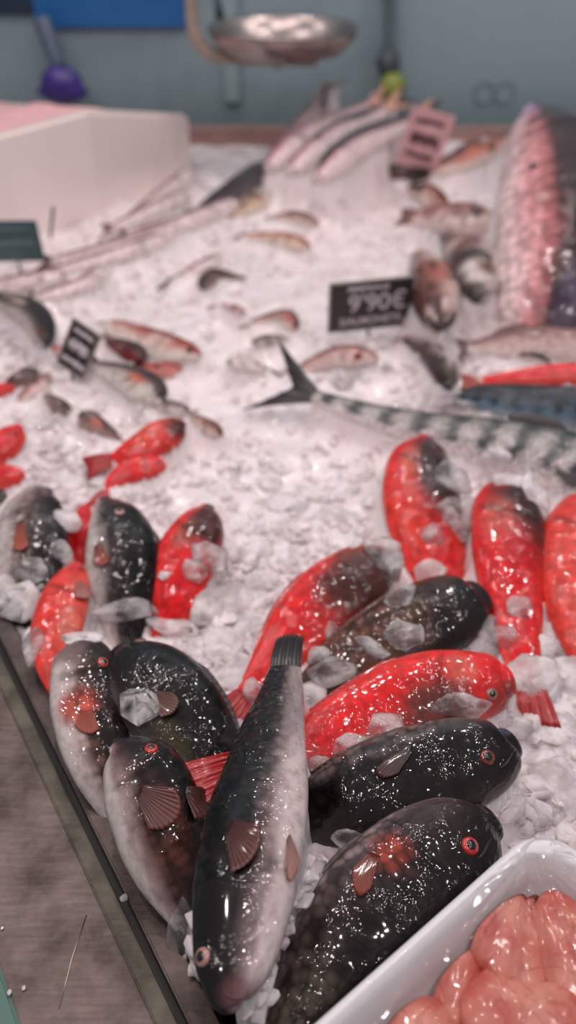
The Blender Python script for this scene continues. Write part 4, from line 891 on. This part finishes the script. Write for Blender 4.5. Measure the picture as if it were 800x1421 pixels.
# ------------------------------------------------------------------ foam box, wall and things on it
fl = [(G(-60, 366), .165), (G(0, 338), .157), (G(140, 296), .165), (G(266, 238), .105)]
bk = [(Vector((-.20, 1.80, 0)), .08), (Vector((-.66, 1.84, 0)), .105)]
allp = fl + bk; bm = bmesh.new(); nb_ = len(allp)
lo = [bm.verts.new((p.x, p.y, Z0 - .02)) for p, h in allp]; hi = [bm.verts.new((p.x, p.y, Z0 + h)) for p, h in allp]
cen = sum((p for p, h in allp), Vector()) / nb_
inn = [bm.verts.new((p.x + (cen.x - p.x) * .10, p.y + (cen.y - p.y) * .10, Z0 + h + .002)) for p, h in allp]
inl = [bm.verts.new((p.x + (cen.x - p.x) * .12, p.y + (cen.y - p.y) * .12, Z0 + h - .02)) for p, h in allp]
for i in range(nb_):
    k = (i + 1) % nb_
    for a, b_ in ((lo, hi), (hi, inn), (inn, inl)): bm.faces.new((a[i], a[k], b_[k], b_[i]))
bm.faces.new(lo); bmesh.ops.triangulate(bm, faces=[bm.faces.new(inl)])
bmesh.ops.bevel(bm, geom=[e for e in bm.edges if e.is_manifold and e.calc_face_angle(0) > .3], offset=.006, segments=3, affect='EDGES')
fb = thing('foam_box', 'white foam box at the left rear, standing in the ice under the purple brush', 'box', (cen.x, cen.y, Z0))
link('box', bmdone(bm), fb, plain('foam_box_white', rgb(236, 224, 221), .6, vary=.04, sc=8), False)
pv = [(p + (cen - p) * .125, h) for p, h in allp]; bm = bmesh.new()
f0 = bm.faces.new([bm.verts.new((p.x, p.y, Z0 + h - .008)) for p, h in pv]); bmesh.ops.triangulate(bm, faces=[f0])
bmesh.ops.subdivide_edges(bm, edges=bm.edges[:], cuts=12, use_grid_fill=True)
for v in bm.verts: v.co.z += .012 * noise.noise(v.co * 14) + .006
link('filling', bmdone(bm), fb, plain('pink_box_top', rgb(226, 176, 178), .6, vary=.06, sc=20))['label'] = 'pinkish top of the box'  # uneven pinkish surface closing the box just inside its edge
WY = 2.06
wall = link('wall_back', box(-3, 3, WY, WY + .1, 0, 3.0), None, plain('blue_grey_wall', rgb(126, 147, 154), .5, vary=.05, sc=2.0), False); tag(wall, 'plain blue grey back wall', 'wall', kind='structure')
flo = link('floor', box(-3, 3, -2.5, WY, -.05, 0), None, plain('grey_floor', (.25, .24, .24), .5), False); tag(flo, 'grey floor below the counter', 'floor', kind='structure')
tp_ = link('trim_1', box(*[Y(322, 100, WY).x + d for d in (-.018, .018)], WY - .012, WY, 0.95, 2.9, .003), None, plain('wall_strip', rgb(134, 156, 162), .45, vary=.03), False); tag(tp_, 'narrow pale vertical wall strip', 'trim', kind='structure')
def wallx(px): return Y(px, 60, WY).x
def wallz(py): return Y(400, py, WY).z
sg = thing('wall_sign', 'blue panel with a navy end on the back wall, top left', 'sign', (wallx(120), WY, wallz(10)))
link('panel', box(wallx(56), wallx(262), WY - .014, WY, wallz(38), wallz(-60), .003), sg, plain('sign_blue', rgb(22, 92, 152), .4, vary=.06), False)
link('end_panel', box(wallx(-60), wallx(56), WY - .016, WY, wallz(18), wallz(-60), .003), sg, plain('sign_navy', rgb(26, 42, 66), .4, vary=.06), False)['label'] = 'navy end of the panel'
br = thing('hand_brush', 'purple brush with a slanting grey handle hanging on the wall behind the foam box', 'brush', Y(85, 110, 2.0))
link('handle', tube(smoothpath([Y(58, 26, 2.0), Y(68, 55, 1.99), Y(82, 92, 1.98)], 5), [.018] * 11, 10), br, plain('grey_handle', rgb(78, 92, 110), .4))
hb = Y(86, 117, 1.97); me = blob(hb, (Vector((.044, 0, -.006)), Vector((0, .03, 0)), Vector((.006, 0, .036))), 14, 20)
for v in me.vertices:
    w = v.co - hb
    if w.z < -.01: v.co.x += w.x * .35
link('head', me, br, plain('purple_plastic', rgb(56, 42, 120), .35, vary=.2))
ws = thing('hanging_scale', 'steel weighing scale pan held by a tan bracket in front of the wall', 'scale', Y(395, 45, 1.70))
pc = Y(393, 40, 1.70); R = 1; vs = []; fs = []; n = 48
pr = [(0, -.042), (.06, -.040), (.098, -.030), (.119, -.010), (.126, .004), (.131, .006), (.133, .002), (.128, -.012), (.104, -.036), (.06, -.047), (0, -.049)]
for (r_, z_) in pr:
    for j in range(n): vs.append(pc + Vector((r_ * math.cos(6.2832 * j / n), r_ * .9 * math.sin(6.2832 * j / n), z_)))
for i in range(len(pr) - 1):
    for j in range(n): fs.append((i * n + j, i * n + (j + 1) % n, (i + 1) * n + (j + 1) % n, (i + 1) * n + j))
link('pan', mesh(vs, fs), ws, plain('polished_steel', (.36, .31, .30), .3, 1.0, vary=.1))
bp = [(440, 82), (380, 82), (310, 79), (284, 68), (270, 44), (266, 10), (266, -60), (290, -150), (392, -190)]
link('bracket', tube(smoothpath([Y(x, y, 1.69) for x, y in bp], 6), .0115, 12), ws, plain('tan_bracket', rgb(158, 142, 130), .4))
link('support', tube([Y(372, 80, 1.69), Y(380, 66, 1.70)], .03, 16), ws, plain('tan_support', rgb(140, 120, 112), .4))
link('arm', tube([Y(303, -60, 1.70), Y(302, 0, 1.70), Y(306, 26, 1.70)], .008, 10), ws, plain('grey_arm', rgb(92, 108, 116), .4))
link('hook', tube([Y(392, -190, 1.69), Vector((Y(392, -190, 1.69).x, 1.69, 2.6))], .006, 8), ws, plain('hook_steel', (.5, .5, .5), .3, 1))
hs = thing('hanging_hose', 'dark hose with a yellow green nozzle hanging down the wall above the garfish', 'hose', Y(540, 90, 2.03))
link('hose', tube(smoothpath([Y(540, -40, 2.02), Y(542, 20, 2.02), Y(540, 70, 2.02)], 6), .013, 10), hs, plain('hose_grey', rgb(84, 100, 106), .5))
link('grip', tube([Y(541, 66, 2.015), Y(538, 84, 2.01), Y(542, 108, 2.0)], [.014, .026, .02], 12), hs, plain('grip_dark', rgb(58, 68, 72), .5))
link('nozzle', tube([Y(542, 106, 2.0), Y(545, 118, 1.99), Y(548, 136, 1.98)], [.02, .03, .018], 12), hs, plain('nozzle_yellow', rgb(128, 142, 62), .45))
for k, (x, lab) in enumerate(((672, 'faint round mark on the wall, left one of a pair'), (700, 'faint round mark on the wall, right one of a pair'))):
    p = Y(x, 128, WY - .002); me = tube([p + Vector((.022 * math.cos(a), 0, .022 * math.sin(a))) for a in np.linspace(0, 6.2832, 28)], .002, 8)
    tag(link('wall_ring', me, None, plain('ring_grey', rgb(112, 134, 142), .5)), lab, 'wall mark', 'faint round wall marks')
# ------------------------------------------------------------------ light
def area(name, loc, target, sx, sy, power, c):
    l = bpy.data.lights.new(name, 'AREA'); l.shape = 'RECTANGLE'; l.size = sx; l.size_y = sy; l.energy = power; l.color = c
    o = bpy.data.objects.new(name, l); COL.objects.link(o); o.location = loc; o.rotation_euler = (Vector(target) - Vector(loc)).to_track_quat('-Z', 'Y').to_euler(); return o
def spot(name, loc, power, c, rad=.03):
    l = bpy.data.lights.new(name, 'POINT'); l.energy = power; l.color = c; l.shadow_soft_size = rad
    o = bpy.data.objects.new(name, l); COL.objects.link(o); o.location = loc; return o
PKL = (1, .87, .86)
for ix, x in enumerate((-1.0, -.38, .28, .95)):
    for iy, y in enumerate((-.25, .45, 1.1, 1.7)):
        spot('counter_lamp', (x + .13 * ((ix * 7 + iy * 5) % 3 - 1), y + .1 * ((ix * 5 + iy * 3) % 3 - 1), 2.5 + .06 * ((ix + iy) % 2)), 8.6, (1, .86, .85), .028)
w = bpy.data.worlds.new('world'); S.world = w; w.use_nodes = True
w.node_tree.nodes['Background'].inputs[0].default_value = (.80, .86, .90, 1); w.node_tree.nodes['Background'].inputs[1].default_value = .22
S.view_settings.view_transform = 'Standard'; S.view_settings.look = 'None'; S.view_settings.gamma = 1; S.view_settings.use_curve_mapping = False
S.view_settings.exposure = 0.06
S.cycles.use_denoising = True; S.cycles.max_bounces = 10; S.cycles.transparent_max_bounces = 12; S.cycles.transmission_bounces = 8
S.cycles.caustics_refractive = False; S.cycles.caustics_reflective = False
